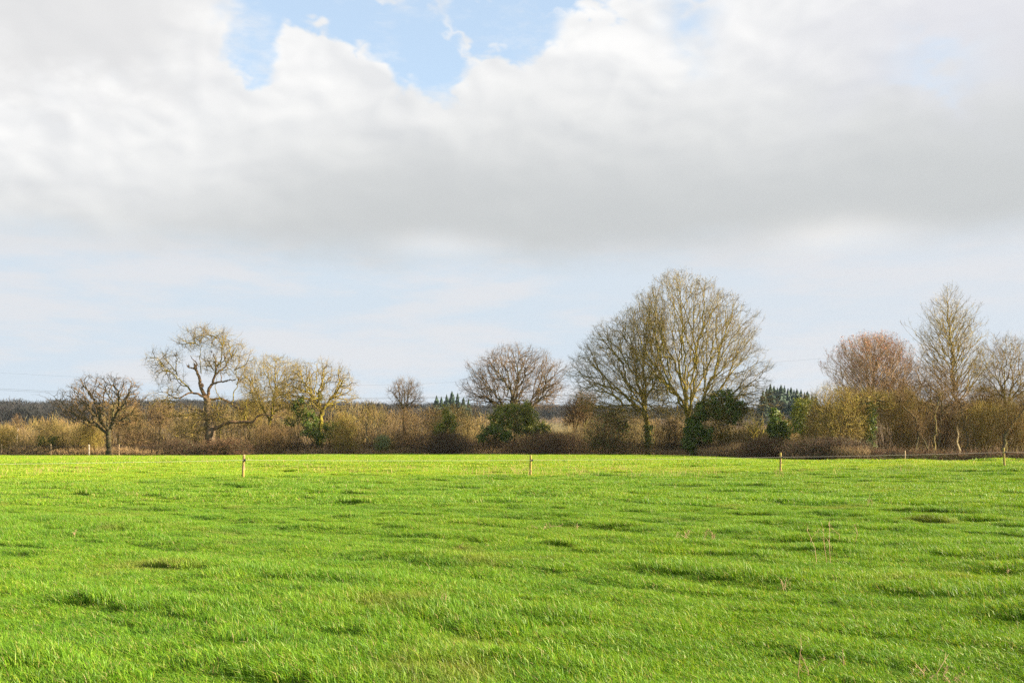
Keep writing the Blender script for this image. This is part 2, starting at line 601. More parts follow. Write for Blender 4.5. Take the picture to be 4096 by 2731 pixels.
# ------------------------------------------------------------------ instancing of unlinked source meshes on points (grass, far wood)
def scatter_object(name, pts, rot, scl, kind, sources, mats):
    srccol = bpy.data.collections.new(name + '_sources')      # never linked to the scene
    for k, me in enumerate(sources):
        if not me.materials:
            me.materials.append(mats)
        o = bpy.data.objects.new('%s_source_%02d' % (name, k), me)
        srccol.objects.link(o)
    me = bpy.data.meshes.new(name)
    me.vertices.add(len(pts))
    me.vertices.foreach_set('co', np.ascontiguousarray(pts, np.float32).ravel())
    for nm, a in (('rot', rot), ('scl', scl)):
        at = me.attributes.new(nm, 'FLOAT_VECTOR', 'POINT')
        at.data.foreach_set('vector', np.ascontiguousarray(a, np.float32).ravel())
    at = me.attributes.new('pick', 'INT', 'POINT')
    at.data.foreach_set('value', np.ascontiguousarray(kind, np.int32))
    o = obj(name, me)
    me.materials.append(mats)
    gn = bpy.data.node_groups.new(name, 'GeometryNodeTree')
    gn.interface.new_socket('Geometry', in_out='INPUT', socket_type='NodeSocketGeometry')
    gn.interface.new_socket('Geometry', in_out='OUTPUT', socket_type='NodeSocketGeometry')
    A = gn.nodes.new
    gi, go = A('NodeGroupInput'), A('NodeGroupOutput')
    ci = A('GeometryNodeCollectionInfo')
    ci.inputs['Collection'].default_value = srccol
    ci.inputs['Separate Children'].default_value = True
    ci.inputs['Reset Children'].default_value = True
    ip = A('GeometryNodeInstanceOnPoints')
    ip.inputs['Pick Instance'].default_value = True
    L = gn.links.new
    L(gi.outputs[0], ip.inputs['Points'])
    L(ci.outputs[0], ip.inputs['Instance'])
    for nm, ty, sock in (('rot', 'FLOAT_VECTOR', 'Rotation'), ('scl', 'FLOAT_VECTOR', 'Scale'), ('pick', 'INT', 'Instance Index')):
        na = A('GeometryNodeInputNamedAttribute')
        na.data_type = ty
        na.inputs['Name'].default_value = nm
        L(na.outputs['Attribute'], ip.inputs[sock])
    L(ip.outputs[0], go.inputs[0])
    md = o.modifiers.new('scatter', 'NODES')
    md.node_group = gn
    return o


# ------------------------------------------------------------------ grass
def grass_patch(rad, n, w, h, seed):
    r = np.random.default_rng(seed)
    ang, rr = r.uniform(0, 2 * math.pi, n), rad * np.sqrt(r.uniform(0, 1, n))
    base = np.stack([rr * np.cos(ang), rr * np.sin(ang), np.full(n, -0.01)], 1)
    ht = h * np.clip(r.normal(1, 0.32, n), 0.35, 1.9)
    lean = np.stack([-0.55 + r.normal(0, 0.42, n), 0.12 + r.normal(0, 0.42, n)], 1)
    face = r.uniform(0, math.pi, n)
    sd = np.stack([np.cos(face), np.sin(face), np.zeros(n)], 1)
    ww = w * r.uniform(0.6, 1.3, n)
    mid = base + np.stack([lean[:, 0] * ht * 0.28, lean[:, 1] * ht * 0.28, ht * 0.55], 1)
    tip = base + np.stack([lean[:, 0] * ht * 0.95, lean[:, 1] * ht * 0.95, ht * (1 - 0.25 * np.linalg.norm(lean, axis=1).clip(0, 1.2))], 1)
    V = np.stack([base - sd * ww[:, None] * .4, base + sd * ww[:, None] * .4, mid - sd * ww[:, None] * .5, mid + sd * ww[:, None] * .5, tip], 1).reshape(-1, 3)
    b = np.arange(n) * 5
    q = np.stack([b, b + 1, b + 3, b + 2], 1)
    t3 = np.stack([b + 2, b + 3, b + 4], 1)
    me = mesh('grass_patch', V, [q, t3])
    tone = np.repeat(r.uniform(0, 1, n), 5)
    hh = np.tile([0, 0, .55, .55, 1.0], n)
    at = me.attributes.new('tone', 'FLOAT', 'POINT')
    at.data.foreach_set('value', tone.astype(np.float32))
    return me


def grass_material():
    m = bpy.data.materials.new('grass')
    m.use_nodes = True
    t = m.node_tree
    t.nodes.clear()
    N = NT(t)
    pos = N.n('ShaderNodeNewGeometry').outputs['Position']
    tone = N.n('ShaderNodeAttribute', attribute_name='tone').outputs['Fac']
    ra = N.n('ShaderNodeValToRGB')
    e = ra.color_ramp.elements
    e[0].position, e[0].color = 0.0, (0.042, 0.118, 0.005, 1)
    e[1].position, e[1].color = 0.45, (0.101, 0.232, 0.010, 1)
    for p, c in ((0.80, (0.188, 0.345, 0.020, 1)), (0.94, (0.27, 0.31, 0.03, 1)), (0.965, (0.36, 0.28, 0.13, 1))):
        x = e.new(p)
        x.color = c
    t.links.new(tone, ra.inputs[0])
    # species and sward patches in the field itself
    straw = N.smooth(N.noise(N.mapping(pos, (4, 9, 2)), 0.45, 5, 0.65), 0.56, 0.70)
    big = N.smooth(N.noise(pos, 0.09, 4, 0.55), 0.38, 0.64)
    mid = N.smooth(N.noise(pos, 0.7, 4, 0.6), 0.40, 0.66)
    c = N.mix(N.mul(big, 0.55), ra.outputs[0], N.mix(1.0, ra.outputs[0], (1.25, 1.06, 0.9), 'MULTIPLY'))
    c = N.mix(N.mul(mid, 0.7), c, N.mix(1.0, c, (0.62, 0.76, 0.85), 'MULTIPLY'))
    c = N.mix(N.mul(straw, 0.45), c, (0.20, 0.185, 0.045))
    # grass colour turns yellower and brighter past the field fence line
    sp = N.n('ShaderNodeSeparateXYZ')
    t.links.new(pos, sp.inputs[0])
    past_fence = N.smooth(N.add(sp.outputs[1], N.mul(sp.outputs[0], -0.33), N.mul(N.sub(N.noise(pos, 0.3, 3), 0.5), 9.0)), 46.0, 55.0)
    c = N.mix(past_fence, c, N.mix(1.0, c, (1.50, 1.27, 1.0), 'MULTIPLY'))
    bs = N.n('ShaderNodeBsdfPrincipled')
    N.put(bs.inputs['Base Color'], c)
    bs.inputs['Roughness'].default_value = 0.45
    bs.inputs['Specular IOR Level'].default_value = 0.22
    tr = N.n('ShaderNodeBsdfTranslucent')
    N.put(tr.inputs['Color'], N.mix(1.0, c, (1.4, 1.35, 0.5), 'MULTIPLY'))
    mx = N.n('ShaderNodeMixShader')
    mx.inputs[0].default_value = 0.30
    t.links.new(bs.outputs[0], mx.inputs[1])
    t.links.new(tr.outputs[0], mx.inputs[2])
    o = N.n('ShaderNodeOutputMaterial')
    t.links.new(mx.outputs[0], o.inputs['Surface'])
    return m


def build_grass():
    r = np.random.default_rng(5)
    src = [grass_patch(0.30, 1250, 0.0048, 0.068, 100 + k) for k in range(5)]
    src += [grass_patch(0.85, 2600, 0.009, 0.070, 200 + k) for k in range(4)]
    src += [grass_patch(3.0, 6000, 0.024, 0.075, 300 + k) for k in range(3)]
    P, K, S = [], [], []
    for y0, y1, sp, k0, kn, ov in ((4.0, 27, 0.29, 0, 5, 0.5), (26, 72, 0.80, 5, 4, 1.0), (70, 185, 2.7, 9, 3, 3.0)):
        n_y = int((y1 - y0) / sp)
        for j in range(n_y):
            y = y0 + (j + 0.5) * sp
            hx = 0.53 * y + 4.0
            xs = np.arange(-hx, hx, sp)
            xs = xs + r.uniform(-.5, .5, len(xs)) * sp
            yy = y + r.uniform(-.5, .5, len(xs)) * sp
            P.append(np.stack([xs, yy], 1))
            K.append(k0 + r.integers(0, kn, len(xs)))
            S.append(np.full(len(xs), sp))
    P, K, S = np.concatenate(P), np.concatenate(K), np.concatenate(S)
    ok = P[:, 1] < edge_y(P[:, 0]) - np.where(S > 1, 1.5, 0)
    P, K, S = P[ok], K[ok], S[ok]
    x, y = P[:, 0], P[:, 1]
    z = gz(x, y)
    e = 0.15
    dx = (gz(x + e, y) - gz(x - e, y)) / (2 * e)
    dy = (gz(x, y + e) - gz(x, y - e)) / (2 * e)
    tu = tussock(x, y)
    hs = 0.80 + 0.75 * sstep(0.50, 0.68, tu) + r.uniform(-.12, .12, len(x))
    hs = hs * (0.85 + 0.4 * fbm(x / 6, y / 6, 77, 2))
    rot = np.stack([np.arctan(dy) * 0.8, -np.arctan(dx) * 0.8, r.normal(0, 0.5, len(x))], 1)
    sc_ = np.stack([np.ones(len(x)), np.ones(len(x)), hs], 1)
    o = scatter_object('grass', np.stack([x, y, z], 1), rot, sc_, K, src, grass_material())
    tag(o, 'lush short green pasture grass covering the whole field', 'grass', kind='stuff')


build_grass()


# ------------------------------------------------------------------ tree growing
def crown_targets(profile, d, base, n, r, shell=0.42, depth=0.85, lobes=0.14, yc=None):
    """profile: rows (py, xl, xr) of the crown outline in the photo at distance d -> points inside a solid of that outline"""
    pr = sorted(profile)
    py = np.array([p[0] for p in pr], float)
    xl = np.array([p[1] for p in pr], float)
    xr = np.array([p[2] for p in pr], float)
    q = np.linspace(py[0], py[-1], 60)
    wd = np.interp(q, py, xr - xl) + 1.0
    cdf = np.cumsum(wd ** 1.6)
    cdf /= cdf[-1]
    y = np.interp(r.uniform(0, 1, n), cdf, q)
    l, rr = np.interp(y, py, xl), np.interp(y, py, xr)
    c, hw = (l + rr) / 2, (rr - l) / 2
    a = r.uniform(0, 2 * math.pi, n)
    k = r.uniform(0, 1, n) ** shell
    ph = r.uniform(0, 6.28, 4)
    lob = 1 + lobes * (np.sin(3 * a + ph[0] + y * 0.11) * 0.6 + np.sin(5 * a + ph[1] - y * 0.17) * 0.5 + np.sin(y * 0.35 + ph[2] + 2 * a) * 0.5)
    lob = lob * 1.05 * (1 + lobes * 2.2 * (fbm(np.cos(a) * 3 + y * 0.10 + ph[3], np.sin(a) * 3 + y * 0.13, 17, 2) - 0.5))
    k = k * lob
    X = (c + hw * k * np.cos(a) - 512) / F * d
    Y = hw.mean() * 0.35 * depth / F * d * k * np.sin(a) + hw * 0.65 * depth / F * d * k * np.sin(a)
    Z = EYE + (HZ - y) / F * d
    return np.stack([X, d + Y + (0 if yc is None else yc), Z], 1)


class Tree:
    def __init__(self, seed, rtip=0.019, expo=2.45, wig=0.10, up=0.10, rscale=1.0):
        self.r = np.random.default_rng(seed)
        self.rtip, self.expo, self.wig, self.up, self.rs = rtip, expo, wig, up, rscale
        self.seg = []          # p0, p1, t0, t1, r0, r1
        self.tips = []         # position, direction

    def rad(self, n):
        return self.rtip * n ** (1 / self.expo) * self.rs

    def grow(self, pos, dirn, T, f0=None, frac=(0.30, 0.50), rmax=None, early=0.45):
        r = self.r
        n0 = len(T)
        st = [(np.asarray(pos, float), unit(np.asarray(dirn, float)), np.arange(len(T)), f0, None)]
        while st:
            p, dn, ix, f, rp = st.pop()
            n = len(ix)
            if n == 1:
                q = T[ix[0]]
                L = np.linalg.norm(q - p)
                rr = self.rad(1)
                d1 = unit(q - p + np.array([0, 0, self.up * L]))
                self.seg.append((p, q, dn, d1, rr if rp is None else min(rp, rr * 1.3), rr * 0.45))
                self.tips.append((q, d1, L))
                continue
            S = T[ix]
            c = S.mean(0)
            v = c - p
            L = np.linalg.norm(v)
            fr = r.uniform(*frac) if f is None else f
            if f is None and n > n0 * 0.09 and n > 60:
                fr *= early
            if n < 6:
                fr = min(0.62, fr + 0.12)
            v2 = v + dn * L * 0.28
            v2 = v2 / (np.linalg.norm(v2) + 1e-9) * L
            q = p + v2 * fr + r.normal(size=3) * L * fr * self.wig
            rr = self.rad(n)
            if rmax is not None:
                rr = min(rr, rmax)
            dq = unit(q - p)
            self.seg.append((p, q, dn, unit(dq + np.array([0, 0, self.up])), rr if rp is None else min(rp, rr * 1.25), rr))
            w = unit(S - q)
            w = w - w.mean(0)
            ax = np.linalg.eigh(w.T @ w)[1][:, -1] + r.normal(size=3) * 0.35
            pr = w @ ax
            k = int(np.clip(round(n * r.choice([0.5, 0.35, 0.65, 0.28])), 1, n - 1))
            o = np.argsort(pr)
            d1 = unit(dq + np.array([0, 0, self.up]))
            st.append((q, d1, ix[o[:k]], None, rr))
            st.append((q, d1, ix[o[k:]], None, rr))

    def limb(self, pts, r0, r1):
        """a hand-laid limb"""
        P = np.asarray(pts, float)
        R = np.linspace(r0, r1, len(P))
        for i in range(len(P) - 1):
            t0 = unit(P[min(i + 1, len(P) - 1)] - P[max(i - 1, 0)])
            t1 = unit(P[min(i + 2, len(P) - 1)] - P[i])
            self.seg.append((P[i], P[i + 1], t0, t1, R[i], R[i + 1]))

    def mesh_parts(self, thick=0.075, jitter=0.05):
        """tubes of all branches, split into thick wood and fine wood"""
        r = self.r
        p0, p1, t0, t1 = (np.array([s[k] for s in self.seg]) for k in range(4))
        r0, r1 = (np.array([s[k] for s in self.seg]) for k in (4, 5))
        L = np.linalg.norm(p1 - p0, axis=1)
        big, fine = Acc(), Acc()
        for lo, hi, K, sides, acc in ((0.22, 99, 6, 9, big), (thick, 0.22, 6, 6, big), (0.03, thick, 4, 4, fine), (0, 0.03, 3, 3, fine)):
            m = (np.maximum(r0, r1) >= lo) & (np.maximum(r0, r1) < hi)
            if not m.any():
                continue
            s = np.linspace(0, 1, K)[None, :, None]
            a, b, ta, tb, l = p0[m][:, None], p1[m][:, None], t0[m][:, None], t1[m][:, None], L[m][:, None, None]
            H = (2 * s ** 3 - 3 * s ** 2 + 1) * a + (s ** 3 - 2 * s ** 2 + s) * ta * l * 0.8 + (-2 * s ** 3 + 3 * s ** 2) * b + (s ** 3 - s ** 2) * tb * l * 0.8
            jit = r.normal(size=H.shape) * (l * jitter) * (s * (1 - s) * 4)
            H = H + jit
            R = r0[m][:, None] * (1 - s[..., 0]) + r1[m][:, None] * s[..., 0]
            tubes(acc, H, R, sides)
        return big, fine

    def twigs(self, acc, m=5, length=(0.5, 1.3), spread=0.65, up=0.25, w=0.023, sub=2):
        """sprays of fine twigs at every tip"""
        r = self.r
        q = np.array([t[0] for t in self.tips])
        d = np.array([t[1] for t in self.tips])
        L = np.array([t[2] for t in self.tips])
        n = len(q)
        q, d, L = np.repeat(q, m, 0), np.repeat(d, m, 0), np.repeat(L, m)
        k = n * m
        back = r.uniform(0, 0.75, k)
        st = q - d * (back * np.minimum(L, 1.6))[:, None]
        dd = unit(d + r.normal(size=(k, 3)) * spread + np.array([0, 0, up]))
        ln = r.uniform(*length, k)
        e1 = st + dd * (ln * 0.5)[:, None]
        d2 = unit(dd + r.normal(size=(k, 3)) * 0.35 + np.array([0, 0, up * 0.6]))
        e2 = e1 + d2 * (ln * 0.5)[:, None]
        ribbons(acc, np.stack([st, e1, e2], 1), np.tile([w, w * 0.8, w * 0.35], (k, 1)), r)
        for _ in range(sub):
            s2 = e1 + (e2 - e1) * r.uniform(0, 1, (k, 1))
            d3 = unit(d2 + r.normal(size=(k, 3)) * 0.7 + np.array([0, 0, up * 0.5]))
            e3 = s2 + d3 * (ln * r.uniform(0.25, 0.5, k))[:, None]
            ribbons(acc, np.stack([s2, e3], 1), np.tile([w * 0.7, w * 0.35], (k, 1)), r)
        self.ends = e2


def ivy_cloud(acc, blobs, n, r, size=(0.08, 0.19), fill=0.35):
    """leaves clustered over ellipsoids: blobs of (centre, radii)"""
    more = []
    for c, ra in blobs:                                   # satellite tufts and shoots break up the outline
        for _ in range(4):
            u = unit(r.normal(size=3) + np.array([0, -.2, .25]))
            f = r.uniform(.28, .55)
            more.append((np.asarray(c) + u * np.asarray(ra) * r.uniform(.85, 1.15), tuple(np.asarray(ra) * f * np.array([1, 1, r.uniform(.8, 1.6)]))))
    blobs = [(c, tuple(np.asarray(ra) * .86)) for c, ra in blobs] + more
    vol = np.array([b[1][0] * b[1][2] for b in blobs])
    cnt = (n * vol / vol.sum()).astype(int) + 1
    for (c, ra), k in zip(blobs, cnt):
        ra = np.asarray(ra, float)
        # leafy sprays: clumps on the surface, leaves round each
        nc = max(6, k // 14)
        u = unit(r.normal(size=(nc, 3)))
        cc = np.asarray(c) + u * ra * (r.uniform(fill, 1.0, (nc, 1)) ** 0.45) * r.uniform(0.72, 1.25, (nc, 1))
        i = r.integers(0, nc, k)
        C = cc[i] + r.normal(size=(k, 3)) * (0.14 + 0.09 * ra.min())
        leaves(acc, C, u[i] + np.array([0, -0.15, 0.35]), r.uniform(*size, k), r)


def ivy_column(acc, pts, rad, n, r, size=(0.09, 0.18)):
    """ivy sleeve round a trunk polyline"""
    P = np.asarray(pts, float)
    t = r.uniform(0, len(P) - 1.001, n)
    i = t.astype(int)
    f = (t - i)[:, None]
    c = P[i] * (1 - f) + P[i + 1] * f
    a = r.uniform(0, 6.283, n)
    o = np.stack([np.cos(a), np.sin(a), r.normal(0, .15, n)], 1)
    rr = rad * r.uniform(0.6, 1.35, (n, 1)) * (0.75 + 0.5 * np.sin(t * 5 + a)[:, None] ** 2)
    leaves(acc, c + o * rr, o + np.array([0, 0, .3]), r.uniform(*size, n), r)


def fuzz(acc, C, r, length=(0.4, 1.0), w=0.023, up=0.5, spread=1.0):
    """short twigs at points C"""
    n = len(C)
    d = unit(r.normal(size=(n, 3)) * spread + np.array([0, 0, up]))
    ln = r.uniform(*length, n)
    e = C + d * ln[:, None]
    ribbons(acc, np.stack([C, e], 1), np.tile([w, w * .5], (n, 1)), r)


def gp(px, d, py=None):
    x = (px - 512) / F * d
    return np.array([x, d, g1(x, d)])


def make_tree(name, label, px, d, profile, n, seed, bark, twig, trunk_to=None, cat='tree', group=None, twig_m=5, twig_len=(0.5, 1.3), shell=0.42,
              wig=0.10, up=0.10, rs=1.0, expo=2.45, w=0.024, frac=(0.30, 0.50), f0=0.12, lobes=0.14, ivy=None, ivy_mat='ivy_leaf', inner=0, jitter=0.05, depth=0.85, spread=0.65, tup=0.25, sub=2, buds=None, trunk_px=None, thick=0.075, early=0.45, leader=None, leader_from=400, leader_rise=0.8, leader_n=14):
    base = gp(px, d)
    root = thing(name, label, cat, base, group)
    t = Tree(seed, wig=wig, up=up, rscale=rs, expo=expo)
    T = crown_targets(profile, d, base, n, t.r, shell=shell, lobes=lobes, depth=depth)
    b0 = base - np.array([0, 0, 0.3])
    rb = t.rad(n)
    if leader is not None:
        LP = np.array([b0] + [W3(x, y, d) for x, y in leader])
        t.limb(LP, rb * 1.1, 0.03)
        z0 = W3(0, leader_from, d)[2]
        cx = np.interp(T[:, 2], LP[:, 2], LP[:, 0])
        rho = np.hypot(T[:, 0] - cx, T[:, 1] - d)
        za = np.clip(T[:, 2] - rho * leader_rise, z0, LP[-1, 2] - 0.3)
        sec = ((np.arctan2(T[:, 1] - d, T[:, 0] - cx) + math.pi) / 6.2832 * 4).astype(int)
        lev = ((za - z0) / (LP[-1, 2] - z0) * leader_n).astype(int)
        key = lev * 8 + sec
        for kk in np.unique(key):
            G = T[key == kk]
            zz = za[key == kk].mean()
            a0 = np.array([np.interp(zz, LP[:, 2], LP[:, 0]), d, zz])
            dd0 = unit(G.mean(0) - a0)
            t.grow(a0, unit(dd0 + np.array([0, 0, 0.3])), G, frac=frac, rmax=rb * 0.45)
    elif trunk_to is not None:
        pts = [b0] + [W3(x, y, d) for x, y in trunk_to]
        t.limb(pts, rb * 1.12, rb * 0.92)
        # root flare
        t.seg[0] = (*t.seg[0][:4], rb * 1.35, t.seg[0][5])
        t.grow(pts[-1], unit(pts[-1] - pts[-2]), T, f0=f0, frac=frac, early=early)
    else:
        t.grow(b0, (0, 0, 1), T, f0=f0, frac=frac)
    big, fine = t.mesh_parts(thick=thick, jitter=jitter)
    big.build('trunk', MAT[bark], root, base, smooth=True)
    t.twigs(fine, twig_m, twig_len, w=w, spread=spread, up=tup, sub=sub)
    if inner:
        C = crown_targets(profile, d, base, inner, t.r, shell=0.6, depth=depth)
        fuzz(fine, C, t.r, w=w)
    fine.build('crown', MAT[twig], root, base)
    if ivy:
        a = Acc()
        ivy(a, t.r)
        a.build('ivy', MAT[ivy_mat], root, base)
    if buds:
        bm, nb, ymax, size = buds
        E = t.ends
        zmin = EYE + (HZ - ymax) / F * d
        E = E[E[:, 2] > zmin + t.r.normal(0, 1.0, len(E))]
        E = E[t.r.integers(0, len(E), nb)] + t.r.normal(size=(nb, 3)) * 0.12
        a = Acc()
        leaves(a, E, t.r.normal(size=(nb, 3)), t.r.uniform(*size, nb), t.r, asp=0.5)
        a.build('buds', MAT[bm], root, base)
    return root


def make_shrub(name, label, px, d, profile, n, seed, twig, bark=None, stems=5, inner=900, ivy=None, ivy_mat='ivy_leaf', cat='shrub', group=None, w=0.023, wig=0.14,
               up=0.12, rs=1.0, basew=0.5, twig_m=3, twig_len=(0.4, 1.0), spread=0.8, shell=0.5, tup=0.3, fz=(0.4, 1.0), leaf=None, depth=0.85, rtip=0.012, straight=False):
    base = gp(px, d)
    root = thing(name, label, cat, base, group)
    t = Tree(seed, wig=wig, up=up, rscale=rs, rtip=rtip)
    T = crown_targets(profile, d, base, n, t.r, shell=shell, lobes=0.3, depth=depth)
    wid = (max(p[2] for p in profile) - min(p[1] for p in profile)) / F * d
    bx = base[0] + np.linspace(-.5, .5, stems) * wid * basew + t.r.normal(0, .1, stems)
    by = base[1] + t.r.uniform(-.25, .25, stems) * wid * basew
    who = np.argmin(np.abs((T[:, None, 0] - base[0]) / wid - (bx[None] - base[0]) / wid / max(basew, .1)) + 0.3 * np.abs(T[:, None, 1] - by[None]) / wid + t.r.uniform(0, .25, (n, stems)), 1)
    fin = Acc()
    for k in range(stems):
        G = T[who == k]
        if len(G):
            b = np.array([bx[k], by[k], g1(bx[k], by[k]) - 0.15])
            t.grow(b, unit(G.mean(0) - b + np.array([0, 0, 1.0])), G, f0=0.25, frac=(0.3, 0.5), early=1.0)
            big, fine = t.mesh_parts(thick=0.045)
            if big.n:
                big.build('stem', MAT[bark or twig], root, base, smooth=True)
            if fine.n:
                fin.put(np.concatenate(fine.v), None, np.concatenate(fine.f4))
            t.seg = []
    fine = fin
    t.twigs(fine, twig_m, twig_len, w=w, spread=spread, up=tup, sub=1)
    if inner:
        C = crown_targets(profile, d, base, int(inner * 1.7), t.r, shell=0.75, depth=depth, lobes=0.32)
        C[:, 2] = np.maximum(C[:, 2] - 0.3 + t.r.normal(0, .22, len(C)), base[2])
        C[:, 0] += t.r.normal(0, .25, len(C))
        fuzz(fine, C, t.r, length=fz, w=w * 1.15, up=tup + .2)
    fine.build('crown', MAT[twig], root, base)
    if ivy:
        a = Acc()
        ivy(a, t.r)
        a.build('ivy', MAT[ivy_mat], root, base)
    if leaf:
        a = Acc()
        C = crown_targets(profile, d, base, leaf[1], t.r, shell=0.35, depth=depth)
        leaves(a, C, C - C.mean(0), t.r.uniform(*leaf[2], leaf[1]), t.r)
        a.build('foliage', MAT[leaf[0]], root, base)
    return root


def bl(px, py, d, rx, ry, rd=None):
    """ivy ellipsoid from photo pixels"""
    return (W3(px, py, d), (rx / F * d, (rd or rx) / F * d, ry / F * d))


# ------------------------------------------------------------------ the trees of the hedgerow
make_tree('oak_tree', 'round-crowned bare oak with short trunk standing alone at the left end of the hedgerow', 108, 167,
          [(374, 92, 118), (378, 80, 132), (386, 68, 139), (395, 60, 142), (405, 59, 142), (415, 66, 139), (424, 74, 146), (430, 86, 140)], 900, 11, 'dark_bark', 'brown_twig',
          trunk_to=[(108.5, 446), (109, 437)], f0=0.04, wig=0.17, rs=1.35, twig_m=3, twig_len=(0.4, 0.9), w=0.026, lobes=0.20, shell=0.27, jitter=0.09)


def dead_oak():
    d = 163.0
    base = gp(211, d)
    root = thing('veteran_oak_tree', 'half-dead veteran oak with broken snapped limbs and long low branch above bramble mound', 'tree', base)
    t = Tree(21, wig=0.16, up=0.16, rscale=1.0)
    r = t.r

    def Q(pts, dep=0.0):
        n = len(pts)
        return [W3(x, y, d) + np.array([0, dep * i / max(1, n - 1), 0]) for i, (x, y) in enumerate(pts)]
    def part(name, mat, pts, r0, r1):
        k = Tree(22 + len(root.children))
        k.limb(pts, r0 * (.80 if name == 'trunk' else .68), r1 * (.80 if name == 'trunk' else .68))
        k.mesh_parts(thick=0.0, jitter=0.06)[0].build(name, MAT[mat], root, base, smooth=True)
    part('trunk', 'old_bark', [base - np.array([0, 0, .4])] + Q([(210.5, 440), (209.6, 428), (209, 417), (207.6, 404), (207, 398)]), 1.05, 0.66)
    dl = lambda pts, r0, r1: part('broken_limb', 'dead_wood', pts, r0, r1)
    tl = lambda pts, r0, r1: part('limb', 'mossy_bark', pts, r0, r1)
    dl(Q([(206.5, 399), (203, 391), (201, 384), (200.5, 378), (197.5, 370), (196, 366.5)], -1), 0.50, 0.24)
    dl(Q([(197, 369.5), (193, 368), (189.3, 366.3)], -1.2), 0.22, 0.15)
    dl(Q([(197, 368), (195.3, 361), (192, 358.5), (189, 355)], .5), 0.17, 0.05)
    dl(Q([(207, 398), (205, 397), (198.5, 393.2), (192, 392.5), (187, 394.6), (181, 398.5)], -1), 0.36, 0.16)
    dl(Q([(207.5, 397), (210, 386), (214, 375), (214.2, 364), (212.3, 352.5)], 1), 0.42, 0.12)
    dl(Q([(214.5, 376), (219, 370), (223.5, 366), (226, 358)], 1.4), 0.26, 0.13)
    dl(Q([(211, 384), (221, 381.6), (230, 380.3), (239, 379.8)], -2), 0.24, 0.13)
    dl(Q([(221.3, 381.5), (221.5, 375), (221.0, 369)], -.5), 0.12, 0.07)
    dl(Q([(211, 430), (216, 427.8), (221.5, 426), (231, 421.7), (243, 421.6), (255, 421.4), (258, 419), (261, 416), (266, 414.6), (272, 415), (280, 416), (288, 418)], -3), 0.46, 0.10)
    dl(Q([(207, 399), (213, 398.8), (219.6, 397.6), (224, 399.8), (229, 402.2), (233, 406), (237, 408), (242, 406.5), (247, 403)], 2), 0.33, 0.10)
    dl(Q([(203.5, 411), (196, 409.5), (189, 408), (184, 405), (178, 401)], 1), 0.18, 0.06)
    # living wood
    tl(Q([(192, 392.3), (189.5, 388), (187.5, 385), (183, 381.5), (177, 375), (169, 370), (164, 364.5), (159, 359), (149, 354.6)], -2), 0.24, 0.03)
    tl(Q([(217, 366), (221.3, 357), (221.6, 350), (220.8, 343), (217.5, 336.5), (212, 332), (206, 329)], 1), 0.15, 0.03)
    tl(Q([(201, 373), (199.8, 362), (199, 352), (200.3, 343), (196, 336), (190, 331)], 1.5), 0.11, 0.025)
    tl(Q([(232, 404.5), (233, 398), (233.2, 391), (236.5, 384), (236, 376), (234.5, 370), (231, 359), (235, 348), (238, 342)], 1.5), 0.14, 0.025)
    tl(Q([(219.6, 397.6), (217, 392), (216, 387), (218, 378), (216, 366)], -1), 0.12, 0.03)
    tl(Q([(246, 422), (245.5, 416), (248, 410), (246, 402), (250, 393)], 0), 0.13, 0.03)
    tl(Q([(241, 421), (243, 415), (246.5, 409), (247.5, 403)], -1), 0.12, 0.05)
    tl(Q([(221, 440), (221, 430), (221.2, 418), (220, 408), (223, 398)], -2), 0.08, 0.03)
    tl(Q([(272, 414.6), (272.5, 408), (273, 401), (276, 395)], 0), 0.08, 0.02)
    clus = [((164, 364.5), (158, 360), (13, 14), 46), ((169, 370), (163, 374), (13, 10), 40), ((177, 375), (172, 362), (12, 14), 44), ((181, 398), (166, 394), (16, 11), 46), ((178, 401), (163, 405), (15, 9), 36),
            ((187, 386), (178, 382), (10, 12), 24), ((200, 345), (188, 340), (14, 12), 60), ((200, 343), (201, 336), (12, 11), 44), ((217.5, 337), (212, 337), (14, 12), 60), ((221.6, 350), (224, 340), (9, 12), 36),
            ((231, 359), (233, 349), (13, 13), 70), ((234, 370), (246, 362), (10, 14), 44), ((236, 384), (246, 378), (9, 12), 36), ((216, 366), (220, 360), (14, 13), 60), ((214, 370), (207, 362), (12, 12), 44), ((226, 360), (228, 368), (10, 10), 30),
            ((204, 414), (186, 415), (20, 9), 70), ((207, 428), (188, 432), (19, 9), 80), ((206, 420), (200, 420), (14, 10), 60), ((212, 420), (222, 417), (13, 9), 70), ((213, 414), (218, 405), (10, 9), 50), ((247, 404), (262, 400), (20, 10), 60), ((250, 393), (252, 390), (10, 9), 30),
            ((276, 397), (282, 394), (14, 8), 30), ((285, 417.5), (293, 417), (9, 5), 26), ((246, 422), (240, 410), (10, 9), 30)]
    for a, c, rd, n in clus:
        n = int(n * 1.5)
        rd = (rd[0] * 1.15, rd[1] * 1.15)
        u = unit(r.normal(size=(n, 3))) * r.uniform(0.25, 1, (n, 1)) ** 0.45
        T = W3(*c, d) + u * np.array([rd[0], (rd[0] + rd[1]) / 2, rd[1]]) / F * d
        p = W3(*a, d)
        t.grow(p, unit(T.mean(0) - p), T, frac=(0.3, 0.5), rmax=0.09)
    big, fine = t.mesh_parts(thick=9, jitter=0.08)
    b2 = Acc()
